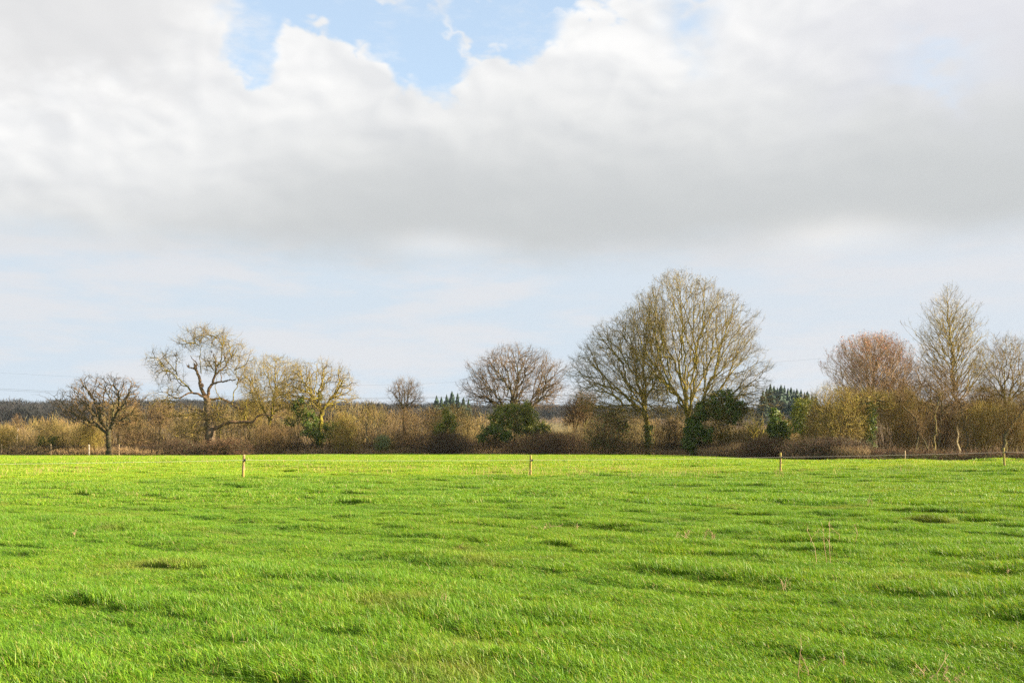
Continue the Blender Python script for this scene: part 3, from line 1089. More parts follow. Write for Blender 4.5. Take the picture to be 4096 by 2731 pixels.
    # splintered ends
    for x, y, rad in ((196, 366.5, .24), (189.3, 366.3, .15), (212.3, 352.5, .12), (239, 379.8, .13), (226, 358, .13), (203, 386, .3)):
        p = W3(x, y, d) + np.array([0, -.3, 0])
        n = 9
        st = p + r.normal(size=(n, 3)) * rad * 0.5
        e = st + unit(r.normal(size=(n, 3)) * .35 + np.array([0.1 if x > 220 else -0.3, 0, 1.0])) * r.uniform(.25, .8, (n, 1))
        tubes(b2, np.stack([st, e], 1), np.tile([rad * .35, 0.01], (n, 1)), 4)
    o = b2.build('splinters', MAT['dead_wood'], root, base, smooth=True)
    o['kind'] = 'stuff'
    t.twigs(fine, 4, (0.6, 1.4), w=0.022, spread=0.55, up=0.2, sub=1)
    fine.build('crown', MAT['lichen_twig'], root, base)


dead_oak()

make_tree('field_maple_tree', 'russet-topped bushy bare tree directly right of the veteran oak', 268, 180,
          [(356, 262, 286), (359, 252, 298), (366, 244, 304), (376, 241, 308), (390, 240, 308), (405, 244, 306), (415, 250, 300)], 800, 31, 'mossy_bark', 'olive_twig',
          trunk_to=[(268, 440), (269, 425)], f0=0.08, twig_m=5, w=0.024, inner=1500, up=0.2)
make_tree('ivy_clad_oak_tree', 'spreading bare tree with crooked branches and dark ivy climbing its trunk, left of centre', 320, 176,
          [(360, 302, 334), (366, 291, 347), (375, 283, 354), (385, 276, 359), (395, 273, 357), (405, 278, 350), (413, 285, 345)], 780, 41, 'mossy_bark', 'lichen_twig',
          trunk_to=[(319, 436), (321, 420), (322, 412)], f0=0.05, wig=0.17, jitter=0.09, rs=1.4, twig_m=4, w=0.023,
          ivy=lambda a, r: (ivy_cloud(a, [bl(303, 408, 174, 9, 8), bl(295, 417, 174, 8, 7), bl(308, 418, 174, 8, 9), bl(320, 432, 173, 13, 9), bl(332, 428, 173, 9, 6), bl(310, 430, 173, 8, 8), bl(321, 399, 174, 2.5, 7)], 5200, r)))
make_tree('pollard_tree', 'small vase-shaped russet bare tree standing above the middle hedge', 404, 184,
          [(379, 398, 410), (383, 391, 416), (391, 388, 421), (400, 390, 424), (410, 395, 418)], 330, 51, 'oak_bark', 'russet_twig',
          trunk_to=[(404, 430), (404, 414)], f0=0.12, up=0.35, twig_m=5, spread=0.4, w=0.023, wig=0.06, inner=250)
make_tree('wide_oak_tree', 'broad domed bare oak with many stems rising behind the big evergreen ivy bush', 517, 180,
          [(344, 503, 522), (347, 494, 532), (352, 485, 547), (360, 475, 557), (370, 467, 562), (380, 463, 565), (390, 463, 566), (400, 466, 561), (409, 472, 552)], 1700, 61, 'dark_bark', 'dark_oak_twig',
          trunk_to=[(517, 440), (517, 430)], f0=0.04, early=0.32, frac=(0.26, 0.46), wig=0.12, rs=1.2, twig_m=5, sub=1, w=0.025, shell=0.38, jitter=0.07)
make_tree('left_twin_oak_tree', 'lower left tree of the tall central pair, trunk with ivy leaves and wide fanning crown', 648, 163,
          [(298, 646, 658), (304, 636, 664), (312, 621, 668), (325, 602, 668), (340, 585, 670), (355, 574, 672), (370, 571, 672), (385, 572, 670), (400, 576, 668), (412, 584, 664), (424, 598, 656)], 3000, 71, 'mossy_bark', 'pair_twig',
          trunk_to=[(648.5, 444), (648, 430), (646.5, 418)], f0=0.03, early=0.28, frac=(0.28, 0.46), wig=0.11, rs=0.9, twig_m=5, sub=1, w=0.025, shell=0.40, up=0.14,
          ivy=lambda a, r: (ivy_column(a, [W3(648, y, 163) for y in (450, 440, 430, 425)], 0.75, 700, r), ivy_cloud(a, [bl(612, 418, 163, 9, 7), bl(622, 425, 163, 7, 9), bl(600, 440, 162, 8, 6)], 1900, r)))
make_tree('tall_tree', 'tallest bare tree of the hedgerow with mossy limbs fanning steeply upward, right of centre', 690, 158,
          [(273, 668, 690), (277, 656, 704), (285, 647, 716), (300, 635, 737), (315, 629, 750), (330, 628, 757), (345, 626, 761), (360, 627, 763), (375, 632, 766), (390, 636, 768), (404, 645, 768), (416, 660, 760), (424, 668, 745)], 3700, 81, 'mossy_bark', 'pair_twig',
          trunk_to=[(690, 444), (690.5, 432)], f0=0.03, early=0.24, frac=(0.26, 0.44), wig=0.09, rs=0.92, twig_m=5, sub=1, w=0.025, shell=0.40, up=0.22, spread=0.5, buds=('russet_twig', 3500, 330, (0.06, 0.11)),
          ivy=lambda a, r: ivy_column(a, [W3(690, y, 158) for y in (451, 440, 430, 418)], 0.95, 1500, r))
make_tree('hawthorn_tree', 'dense olive-brown hawthorn between the ivy stump and the red-budded tree', 834, 135,
          [(386, 822, 846), (392, 810, 858), (402, 802, 866), (415, 798, 869), (430, 798, 869), (444, 800, 868)], 620, 91, 'oak_bark', 'olive_twig',
          trunk_to=[(834, 442), (833, 432)], f0=0.06, wig=0.2, jitter=0.1, inner=3800, twig_m=5, w=0.023, spread=0.9, tup=0.1,
          ivy=lambda a, r: (ivy_column(a, [W3(x, y, 134) for x, y in ((797, 432), (798, 420), (800, 408), (803, 399))], 0.85, 1500, r)), ivy_mat='ivy_leaf_light')
make_tree('red_budded_tree', 'pinkish-red budded upright tree in front of the pale sky at right', 874, 152,
          [(335, 866, 878), (340, 850, 896), (348, 841, 906), (362, 833, 915), (375, 832, 919), (388, 836, 918), (400, 842, 912), (412, 850, 908)], 1250, 101, 'pale_bark', 'pink_twig',
          leader=[(873, 430), (873, 400), (874, 370), (875, 342)], leader_from=420, leader_rise=1.25, leader_n=16, up=0.4, wig=0.06, twig_m=5, w=0.023, spread=0.35, tup=1.1, twig_len=(0.8, 1.7), inner=6000, lobes=0.24,
          buds=('red_bud', 3600, 362, (0.06, 0.12)))
make_tree('ivy_pollard_tree', 'gnarled old pollard, trunk sleeved in dark ivy, right of the hawthorn', 868, 137,
          [(389, 864, 884), (395, 853, 897), (402, 850, 902), (411, 853, 896)], 210, 111, 'oak_bark', 'olive_twig',
          trunk_to=[(868.5, 436), (869, 420), (869, 404)], f0=0.02, wig=0.25, jitter=0.14, rs=1.7, twig_m=4, w=0.024, spread=0.9,
          ivy=lambda a, r: ivy_column(a, [W3(x, y, 136.5) for x, y in ((869, 450), (868.5, 438), (868.5, 425), (869.5, 412), (869, 403))], 0.72, 2600, r))
make_tree('poplar_tree', 'tall conical bare poplar with pale twin trunk rising above the right-hand wood', 957, 150,
          [(284, 944, 950), (292, 937, 957), (305, 927, 967), (320, 919, 977), (340, 916, 985), (360, 918, 990), (380, 924, 988), (394, 935, 978)], 1100, 121, 'pale_bark', 'olive_twig',
          leader=[(956, 430), (955, 405), (953, 375), (950, 340), (948, 310), (947, 290)], lobes=0.3, leader_from=408, leader_rise=1.35, leader_n=18, up=0.32, wig=0.11, rs=0.95, twig_m=4, w=0.023, spread=0.5, tup=0.4)
make_tree('slender_tree', 'slender many-branched bare tree cut by the right edge of the picture', 1005, 152,
          [(336, 996, 1010), (341, 986, 1022), (352, 981, 1036), (370, 978, 1046), (390, 980, 1046), (406, 985, 1040)], 900, 131, 'oak_bark', 'willow_twig',
          trunk_to=[(1005, 430), (1004, 408)], f0=0.08, up=0.25, wig=0.09, rs=0.8, twig_m=5, w=0.023, frac=(0.25, 0.45), inner=500)
make_tree('scrubby_ash_tree', 'dusky brown twiggy tree under the left side of the poplar', 940, 144,
          [(366, 915, 945), (374, 905, 962), (386, 902, 972), (400, 900, 976), (415, 905, 974), (428, 912, 968)], 620, 141, 'oak_bark', 'brown_twig',
          trunk_to=[(942, 430), (940, 418)], f0=0.06, wig=0.15, rs=0.8, twig_m=5, w=0.023, inner=2600, jitter=0.08)
for k, (px, d, pts, r0, lab) in enumerate([
        (938, 138, [(939, 440), (941, 420), (942, 402)], 0.17, 'thin straight dark trunk left of the pale poplar trunk'),
        (915, 136, [(917, 442), (919, 428), (913, 415), (900, 404)], 0.16, 'dark trunk arching over to the left among the willow stems'),
        (930, 136, [(926, 444), (921, 436), (916, 428)], 0.12, 'slanting bare trunk leaning left beside the pale stem'),
        (934, 134, [(934, 440), (936, 428), (935, 415), (939, 400)], 0.15, 'pale sunlit slender stem on the grassy bank at right'),
        (1003, 136, [(1004, 440), (1008, 430), (1016, 418), (1026, 407)], 0.26, 'stout dark willow trunk leaning right at the picture edge'),
        (966, 138, [(968, 442), (964, 425), (962, 410)], 0.13, 'thin stem between the poplar and the olive willow')]):
    base = gp(px, d)
    root = thing('sapling_tree' if r0 < .2 else 'leaning_willow_tree', lab, 'tree', base)
    t = Tree(400 + k, wig=.12, up=.2)
    P = [base - np.array([0, 0, .2])] + [W3(x, y, d) for x, y in pts]
    t.limb(P, r0, r0 * .45)
    tx, ty = pts[-1]
    T = W3(tx, ty - 7, d) + unit(t.r.normal(size=(70, 3))) * t.r.uniform(.3, 1, (70, 1)) * np.array([1.7, 1.7, 1.5])
    t.grow(P[-1], unit(P[-1] - P[-2]), T, rmax=r0 * .45)
    for q in P[2:]:
        T = q + unit(t.r.normal(size=(14, 3)) + np.array([0, 0, .4])) * t.r.uniform(.4, 1.5, (14, 1))
        t.grow(q, (0, 0, 1), T, rmax=.03)
    big, fine = t.mesh_parts(thick=0.045)
    big.build('trunk', MAT['oak_bark' if 'pale sunlit' in lab else 'dark_bark'], root, base, smooth=True)
    t.twigs(fine, 4, (0.4, 1.0), w=.022)
    fine.build('crown', MAT['brown_twig'], root, base)

# ------------------------------------------------------------------ shrubs one can tell apart
S = make_shrub
S('olive_shrub', 'olive-brown rounded shrub cut by the left edge of the picture', 6, 172, [(426, -4, 14), (431, -10, 21), (440, -12, 24), (451, -8, 21)], 260, 501, 'olive_twig', inner=1800)
S('sallow_shrub', 'large tan rounded sallow shrub with dark ivied stems near the left edge', 52, 173, [(421, 44, 62), (426, 35, 70), (434, 31, 76), (442, 34, 74), (451, 40, 66)], 380, 502, 'tan_twig', bark='oak_bark', inner=2300, stems=6, basew=.3,
  ivy=lambda a, r: (ivy_column(a, [W3(41, y, 172) for y in (451, 444, 436)], .55, 350, r), ivy_column(a, [W3(x, y, 172) for x, y in ((50, 451), (51, 443), (54, 436))], .55, 350, r)))
S('brown_shrub', 'dense brown shrub just left of the lone oak trunk', 86, 172, [(423, 78, 98), (430, 72, 104), (440, 72, 106), (451, 74, 104)], 320, 503, 'olive_twig', inner=2400)
S('russet_shrub', 'russet-brown thicket shrub right behind the lone oak trunk', 133, 176, [(430, 120, 150), (437, 116, 156), (445, 116, 158), (452, 118, 156)], 300, 504, 'russet_twig', inner=2200)
S('bramble_mound', 'dark bramble mound left of the veteran oak trunk', 180, 160, [(439, 168, 190), (443, 160, 200), (448, 156, 208), (454, 156, 210)], 260, 505, 'dark_twig', inner=3600, stems=9, basew=.9, up=-.05, tup=-.2, leaf=('bramble_leaf', 800, (.05, .1)))
S('bramble_mound', 'russet-lit bramble mound right of the veteran oak trunk', 230, 160, [(438, 216, 242), (442, 208, 247), (447, 204, 249), (454, 204, 250)], 280, 506, 'bramble_cane', inner=4000, stems=9, basew=.9, up=-.05, tup=-.1, leaf=('bramble_leaf', 800, (.05, .1)))
S('dark_shrub', 'dark brown shrub under the long low branch of the veteran oak', 275, 172, [(425, 258, 285), (432, 252, 296), (442, 250, 300), (452, 252, 300)], 330, 507, 'brown_twig', inner=2800)
S('olive_thicket_shrub', 'olive-green tangled shrub right of the ivy-clad tree', 343, 172, [(412, 335, 350), (420, 330, 358), (432, 328, 362), (445, 332, 362), (452, 334, 360)], 340, 508, 'olive_twig', inner=2600)
S('pale_sapling', 'pale sparse young tree left of the small vase-shaped tree', 372, 176, [(400, 360, 380), (407, 354, 386), (416, 353, 388), (426, 358, 386)], 260, 509, 'lichen_twig', bark='pale_bark', inner=160, stems=2, basew=.15, cat='tree')
S('sage_shrub', 'small pale sage-green shrub low in the middle hedge', 382, 167, [(434, 379, 387), (438, 375, 391), (444, 373, 391), (450, 375, 389)], 150, 510, 'olive_twig', inner=350, leaf=('sage_leaf', 1500, (.06, .13)), basew=.25)
S('twiggy_shrub', 'grey-brown twiggy shrub around the foot of the small vase-shaped tree', 405, 174, [(408, 396, 414), (416, 388, 424), (428, 384, 432), (442, 384, 434), (451, 386, 430)], 380, 511, 'brown_twig', inner=3000)
S('ivy_stump', 'narrow upright ivy-smothered stump in the middle hedge', 444, 170, [(409, 442, 449), (415, 438, 454), (428, 435, 456), (440, 436, 456)], 90, 512, 'olive_twig', inner=500, stems=2, basew=.2,
  ivy=lambda a, r: ivy_cloud(a, [bl(447, 413, 169, 4.5, 6), bl(449, 421, 169, 7, 6), bl(442, 427, 169, 7, 8), bl(452, 426, 169, 5, 5), bl(440, 433, 169, 5, 5)], 2300, r), ivy_mat='ivy_leaf_light')
S('tan_shrub', 'tan sunlit twiggy shrub behind the ivy-smothered stump', 455, 182, [(404, 440, 468), (411, 430, 480), (422, 428, 486), (436, 430, 486)], 420, 513, 'tan_twig', inner=2600)
S('ivy_bush', 'big dark evergreen ivy bush beneath the broad domed oak', 518, 170, [(404, 508, 534), (412, 494, 542), (424, 490, 548), (436, 492, 548)], 160, 514, 'oak_bark', inner=500, stems=4,
  ivy=lambda a, r: ivy_cloud(a, [bl(501, 413, 169, 11, 9), bl(513, 408, 169, 9, 6), bl(524, 409, 169, 8, 6), bl(530, 415, 169, 9, 8), bl(518, 421, 169, 13, 11), bl(538, 424, 169, 11, 8), bl(545, 428, 169, 6, 5), bl(500, 424, 169, 9, 9), bl(528, 429, 169, 12, 6)], 9500, r), ivy_mat='ivy_leaf_light', cat='bush')
S('low_ivy_bush', 'low dark ivy bush at the left foot of the big ivy bush', 489, 167, [(424, 482, 500), (431, 478, 506), (440, 478, 508), (446, 480, 506)], 120, 515, 'dark_twig', inner=1200,
  ivy=lambda a, r: ivy_cloud(a, [bl(488, 429, 166, 7, 5), bl(498, 431, 166, 7, 7), bl(506, 436, 166, 7, 6), bl(484, 436, 166, 5, 5)], 2400, r), cat='bush')
S('bramble_bank', 'long red-brown bramble bank right of the big ivy bush', 548, 166, [(431, 528, 570), (436, 510, 586), (443, 502, 592), (452, 500, 596)], 420, 516, 'bramble_cane', inner=6500, stems=14, basew=.95, up=-.05, tup=-.15, leaf=('bramble_leaf', 1500, (.05, .1)))
S('hedge_shrub', 'brown twiggy shrub below the ivy-smothered stump', 440, 167, [(432, 424, 462), (438, 416, 472), (445, 414, 476), (452, 416, 474)], 380, 517, 'dark_twig', inner=5200, stems=9, basew=.8, tup=.1)
S('shadowy_shrub', 'dark shrub with ivy left of the twin oak trunk with ivy leaves', 606, 160, [(412, 594, 620), (420, 584, 632), (432, 580, 638), (444, 582, 640), (452, 584, 640)], 420, 518, 'brown_twig', inner=4200, leaf=('ivy_leaf', 1300, (.07, .14)))
S('middle_shrub', 'brown shrub filling the gap between the two tall trunks', 668, 160, [(418, 660, 680), (427, 654, 686), (440, 653, 688), (452, 655, 687)], 280, 519, 'brown_twig', inner=2600)
S('ivy_thicket', 'large ivy-topped thicket leaning on the right of the tallest tree', 718, 155, [(392, 712, 728), (400, 702, 742), (412, 697, 748), (428, 695, 745), (444, 697, 736), (452, 699, 732)], 420, 520, 'olive_twig', inner=4200,
  ivy=lambda a, r: ivy_cloud(a, [bl(722, 394, 153, 9, 6), bl(711, 403, 153, 11, 8), bl(731, 404, 153, 10, 8), bl(742, 409, 153, 7, 6), bl(702, 412, 153, 10, 9), bl(695, 424, 153, 8, 11), bl(705, 434, 153, 9, 10), bl(692, 442, 153, 7, 9), bl(720, 413, 153, 12, 7), bl(735, 417, 153, 8, 5)], 11000, r), cat='bush')
S('tan_twig_shrub', 'warm tan shrub right of the ivy-topped thicket', 750, 160, [(424, 744, 758), (431, 738, 768), (441, 736, 772), (452, 738, 772)], 280, 521, 'tan_twig', inner=2200)
S('twisted_oak', 'small twisted mossy oak just left of the ivy stump on the right', 757, 146, [(412, 748, 766), (418, 742, 772), (426, 742, 772), (434, 746, 770)], 90, 522, 'oak_bark', bark='mossy_bark', inner=0, stems=2, basew=.2, rs=2.2, wig=.28, cat='tree')
S('ivy_column', 'short column of dark glossy ivy in the gap right of the tallest tree', 777, 141, [(412, 772, 784), (420, 768, 788), (432, 768, 790), (446, 768, 792)], 80, 523, 'olive_twig', inner=500, stems=2, basew=.2,
  ivy=lambda a, r: ivy_cloud(a, [bl(775, 415, 140, 6, 5), bl(774, 423, 140, 5, 7), bl(782, 425, 140, 7, 5), bl(778, 433, 140, 8, 8), bl(785, 430, 140, 5, 6), bl(772, 440, 140, 5, 7)], 3000, r), cat='bush')
S('orange_shrub', 'small orange-tan shrub seen through the gap beside the ivy column', 790, 190, [(420, 782, 796), (426, 778, 800), (436, 776, 802), (446, 778, 800)], 260, 524, 'tan_twig', inner=2200)
S('low_bramble', 'low brown bramble mound with green tufts below the hawthorn', 830, 127, [(437, 800, 858), (443, 782, 872), (450, 778, 880), (456, 778, 882)], 420, 525, 'dark_twig', inner=6500, stems=14, basew=.95, up=-.05, tup=-.1, leaf=('bramble_leaf', 1600, (.045, .09)))
S('left_bramble', 'reddish bramble clump at the foot of the ivy column', 762, 138, [(437, 748, 778), (444, 738, 788), (450, 736, 792), (456, 736, 792)], 300, 526, 'bramble_cane', inner=4200, stems=10, basew=.95, up=-.05, tup=-.1, leaf=('bramble_leaf', 900, (.05, .1)))
WL = dict(bark='oak_bark', up=.3, wig=.06, spread=.3, tup=.8, twig_m=4, twig_len=(.6, 1.4), basew=.35, stems=11, fz=(.6, 1.6), cat='shrub')
S('willow_shrub', 'orange-brown fan of upright willow stems right of the ivied pollard', 905, 140, [(392, 890, 918), (402, 882, 926), (418, 880, 930), (435, 888, 926), (449, 896, 918)], 460, 527, 'willow_twig', inner=1428, **WL)
S('willow_shrub', 'olive-tinged willow shrub between the poplar trunk and the right edge', 978, 140, [(404, 966, 994), (412, 958, 1002), (425, 956, 1004), (440, 962, 1000), (449, 968, 992)], 460, 528, 'olive_twig', inner=1428, **WL)
S('willow_shrub', 'golden willow spray under the leaning trunk at the right edge', 1012, 138, [(402, 1000, 1030), (412, 994, 1040), (425, 994, 1044), (440, 1000, 1036), (449, 1004, 1026)], 440, 529, 'willow_twig', inner=1260, **WL)
S('willow_shrub', 'thin brown willow stems between arching trunk and poplar trunk', 942, 142, [(412, 928, 956), (420, 924, 960), (434, 926, 958), (449, 930, 954)], 300, 530, 'brown_twig', inner=672, **WL)


# ------------------------------------------------------------------ scrub that reads as one mass
def belt(name, label, cat, mat, px0, px1, dfun, depth, top, n, w, length, up, seed, leaf=None, stems=0, jag=2.2, spread=1.0):
    """twigs filling a belt behind the field edge; top(px) gives the photo row of its top"""
    r = np.random.default_rng(seed)
    px = r.uniform(px0, px1, n)
    d = dfun(px) + r.uniform(0, 1, n) * depth
    x = (px - 512) / F * d
    z0 = gz(x, d)
    tp = EYE + (HZ - top(px) - jag * 2 * (0.65 * fbm(px / 24.0, d / 9.0, seed, 2) + 0.35 * fbm(px / 6.0, d / 4.0, seed + 9, 2) - 0.5)) / F * d
    z = z0 + (tp - z0) * r.uniform(0, 1, n) ** 0.8
    C = np.stack([x, d, z], 1)
    if stems:
        C = C[fbm(px / 17.0, z / 1.4, seed + 3, 3) + 0.12 * (1 - np.clip((z - z0) / (tp - z0 + .01), 0, 1)) > 0.40]
    a = Acc()
    fuzz(a, C, r, length=length, w=w, up=up, spread=spread)
    if stems:
        i = r.integers(0, n, stems)
        b = np.stack([x[i], d[i], z0[i]], 1)
        e = b + np.stack([r.normal(0, .9, stems), r.normal(0, .7, stems), (tp[i] - z0[i]) * r.uniform(.6, 1.05, stems)], 1)
        m = (b + e) / 2 + r.normal(size=(stems, 3)) * .2
        tubes(a, np.stack([b, m, e], 1), np.tile([.045, .035, .014], (stems, 1)) * r.uniform(.5, 1.3, (stems, 1)), 3)
    o = a.build(name, mat)
    tag(o, label, cat, kind='stuff')
    if leaf:
        lm, ln, ls = leaf
        a = Acc()
        i = r.integers(0, len(C), ln)
        leaves(a, C[i] + r.normal(size=(ln, 3)) * .15, np.tile([0, -.4, 1.0], (ln, 1)), r.uniform(*ls, ln), r)
        p = a.build('leaves', lm, o)
        p['kind'] = 'stuff'
    return o


def prof(pts):
    X, Y = [p[0] for p in pts], [p[1] for p in pts]
    return lambda px: np.interp(px, X, Y)


ED = lambda px: np.interp(px, [p[0] for p in EDGE_PX], [p[1] for p in EDGE_PX])
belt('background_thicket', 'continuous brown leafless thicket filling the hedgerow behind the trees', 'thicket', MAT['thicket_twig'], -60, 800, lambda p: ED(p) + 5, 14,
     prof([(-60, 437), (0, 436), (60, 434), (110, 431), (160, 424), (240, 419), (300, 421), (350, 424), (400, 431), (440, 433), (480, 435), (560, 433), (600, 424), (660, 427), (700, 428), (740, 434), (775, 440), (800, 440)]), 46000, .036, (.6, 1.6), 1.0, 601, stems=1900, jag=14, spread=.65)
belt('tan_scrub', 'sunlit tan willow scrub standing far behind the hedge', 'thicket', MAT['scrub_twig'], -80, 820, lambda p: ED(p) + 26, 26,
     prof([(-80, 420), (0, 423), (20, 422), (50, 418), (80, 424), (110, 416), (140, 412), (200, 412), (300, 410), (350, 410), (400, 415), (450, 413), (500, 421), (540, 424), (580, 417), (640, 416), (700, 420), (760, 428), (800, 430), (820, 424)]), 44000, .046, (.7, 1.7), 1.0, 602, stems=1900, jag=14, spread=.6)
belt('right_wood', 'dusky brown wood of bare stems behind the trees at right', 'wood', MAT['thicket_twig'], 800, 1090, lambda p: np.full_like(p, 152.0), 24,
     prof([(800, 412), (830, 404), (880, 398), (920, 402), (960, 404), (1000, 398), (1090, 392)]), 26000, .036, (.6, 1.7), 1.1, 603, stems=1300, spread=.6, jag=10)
belt('bramble', 'low dark bramble tangle along the foot of the hedgerow', 'bramble', MAT['dark_twig'], -60, 870, lambda p: ED(p) + 0.4, 3.6,
     prof([(-60, 448), (60, 447), (100, 446), (200, 444), (300, 443), (400, 443), (470, 441), (600, 441), (700, 444), (780, 446), (870, 445)]), 44000, .032, (.4, 1.1), .25, 604, leaf=(MAT['bramble_leaf'], 9000, (.05, .10)), jag=5.0)
belt('ditch_bramble', 'cut bramble bank along the field edge below the right-hand trees', 'bramble', MAT['bramble_cane'], 850, 1110, lambda p: ED(p) + 0.3, 2.6,
     prof([(850, 448), (880, 450.5), (930, 451), (960, 452.5), (1024, 452), (1110, 452)]), 15000, .024, (.3, .9), .3, 605, leaf=(MAT['bramble_leaf'], 5500, (.035, .08)), jag=1.6)
belt('rough_grass', 'pale dry rough grass fringing the hedge foot', 'grass', MAT['dry_grass'], -60, 870, lambda p: ED(p) - 1.3, 2.4,
     prof([(-60, 449), (40, 448), (80, 451), (120, 450), (160, 453), (250, 452.5), (300, 449.5), (350, 449), (420, 451.5), (480, 451), (560, 447), (620, 448), (660, 451), (700, 448.5), (735, 446), (760, 450), (800, 452), (840, 449), (870, 452)]), 20000, .022, (.25, .95), 1.3, 606, jag=5, spread=.6)
belt('distant_thicket', 'far line of brown hedges below the wooded hill', 'thicket', MAT['far_twig'], -120, 1150, lambda p: np.full_like(p, 300.0), 120,
     prof([(-120, 418), (0, 421), (100, 418), (200, 414), (350, 412), (480, 414), (700, 416), (1150, 414)]), 9000, .14, (1.2, 3.2), .9, 607, jag=4)


# ------------------------------------------------------------------ hill woodland (one mass) and the trees that stand out from it
def far_crown(seed, n=420, h=11.0, rx=5.0):
    r = np.random.default_rng(seed)
    u = unit(r.normal(size=(n, 3))) * r.uniform(.3, 1, (n, 1)) ** .5
    C = u * np.array([rx, rx, h * .36]) + np.array([0, 0, h * .62])
    a = Acc()
    fuzz(a, C, r, length=(.9, 2.2), w=.20, up=.8, spread=.8)
    b = np.tile([[0., 0, -1.0]], (5, 1)) + r.normal(size=(5, 3)) * np.array([.3, .3, 0])
    e = np.stack([r.normal(0, 2.4, 5), r.normal(0, 2.4, 5), r.uniform(.6, .9, 5) * h], 1)
    tubes(a, np.stack([b, (b + e) / 2 + r.normal(size=(5, 3)) * .3, e], 1), np.tile([.28, .18, .06], (5, 1)), 4)
    return mesh('far_crown', np.concatenate(a.v), [np.concatenate(a.f4)])


def far_wood():
    r = np.random.default_rng(9)
    n = 6500
    y = 1180 - 760 * r.uniform(0, 1, n) ** 1.35
    x = r.uniform(-.72, .72, n) * y
    keep = (x < -0.12 * y) | (y > 690)
    keep &= fbm(x / 120, y / 120, 41, 2) + .25 * sstep(800, 1000, y) > .36
    x, y = x[keep], y[keep]
    n = len(x)
    P = np.stack([x, y, gz(x, y)], 1)
    s = r.uniform(.55, 1.0, n) * r.choice([1, 1, 1.12, 1.25], n)
    o = scatter_object('far_wood', P, np.stack([np.zeros(n), np.zeros(n), r.uniform(0, 6.28, n)], 1), np.stack([s * 1.1, s * 1.1, s], 1), r.integers(0, 4, n),
                       [far_crown(900 + k) for k in range(4)], MAT['far_twig'])
    tag(o, 'bluish-brown bare woodland covering the distant hill', 'wood', kind='stuff')


far_wood()


def conifer_mesh(seed, h=1.0):
    """unit-height spruce: drooping whorls of needle sprays round a spire"""
    r = np.random.default_rng(seed)
    a = Acc()
    for k in range(24):
        t = (k + r.uniform(0, .5)) / 24.5
        z = .12 + .86 * t
        R = .25 * (1 - t) ** .8 + .014
        m = 11 if t < .7 else 7
        for j in range(m):
            an = r.uniform(0, 6.283)
            L = R * r.uniform(.4, 1.4)
            dr = np.array([math.cos(an), math.sin(an), 0])
            p0 = np.array([0, 0, z])
            p1 = p0 + dr * L * .5 + np.array([0, 0, .010])
            p2 = p0 + dr * L + np.array([0, 0, -.035 * (1 - t)])
            P = np.stack([p0, p1, p2])[None]
            T = np.cross(dr, [0, 0, 1.0])
            wd = .05 + .05 * (1 - t)
            Lp = P[0] - T * np.array([.02, wd, .008])[:, None] + np.array([0, 0, -.055])
            Rp = P[0] + T * np.array([.02, wd, .008])[:, None] + np.array([0, 0, -.055])
            V = np.concatenate([P[0], Lp, Rp])
            a.put(V, None, np.array([[0, 1, 4, 3], [1, 2, 5, 4], [0, 6, 7, 1], [1, 7, 8, 2]]))
    tt = r.uniform(0.1, .97, 260)
    an = r.uniform(0, 6.283, 260)
    rr = .20 * (1 - tt) ** .8 * r.uniform(0, 1, 260) ** .5
    leaves(a, np.stack([rr * np.cos(an), rr * np.sin(an), tt], 1), np.stack([np.cos(an), np.sin(an), 0 * an], 1), .02 + .035 * (1 - tt), r)
    crown = mesh('conifer_crown', np.concatenate(a.v), [np.concatenate(a.f4)])
    b = Acc()
    tubes(b, np.array([[[0, 0, -.05], [0, 0, .5], [0, 0, 1.0]]]), np.array([[.018, .011, .002]]), 6)
    trunk = mesh('conifer_trunk', np.concatenate(b.v), [np.concatenate(b.f4)])
    return crown, trunk


CON = [conifer_mesh(700 + k) for k in range(4)]
for c, t_ in CON:
    c.materials.append(MAT['conifer'])
    t_.materials.append(MAT['oak_bark'])
left_con = [(436.6, 394.4), (441.4, 395.3), (446.6, 393.4), (451.9, 390.0), (457.6, 392.0), (463.4, 396.2), (468.5, 397.0)]
right_con = [(763, 389), (767, 386), (770.4, 382.8), (774, 384.8), (777.5, 386.5), (781, 383.5), (784.5, 384.3), (788, 387), (791, 386), (794, 388.5), (797, 387.3), (801, 388), (804.5, 391), (807.5, 390), (812, 393), (816, 394)]
ordn = ['leftmost', 'second', 'third', 'fourth', 'fifth', 'sixth', 'seventh', 'eighth', 'ninth', 'tenth', 'eleventh', 'twelfth', 'thirteenth', 'fourteenth', 'fifteenth', 'rightmost']
for grp, lst, d0, where in (('conifers on the hill left of the domed oak', left_con, 620, 'on the hill left of the domed oak'), ('conifers in the right hill plantation', right_con, 560, 'in the hill plantation right of the tallest tree')):
    for k, (px, py) in enumerate(lst):
        d = d0 + (k * 37 % 60) - 20
        x = (px - 512) / F * d
        zb = g1(x, d)
        top = EYE + (HZ - py) / F * d
        h = max(top - zb, 6.0)
        nm = 'tallest' if (px, py) == (451.9, 390.0) else (ordn[k] if k < len(lst) - 1 else 'rightmost') + (' from the left' if 0 < k < len(lst) - 1 else '')
        root = thing('conifer_tree', ('tallest dark conifer ' if nm == 'tallest' else 'dark conifer %s ' % nm) + where, 'conifer', (x, d, zb), grp)
        cr, tr = CON[k % 4]
        for n_, me in (('crown', cr), ('trunk', tr)):
            o = obj(n_, me, None, root)
            wsc = h * (0.62 + 0.35 * ((k * 7 + 3) % 5) / 5)
            o.scale = (wsc, wsc, h)
            o.rotation_euler = (0, 0, k * 2.1)

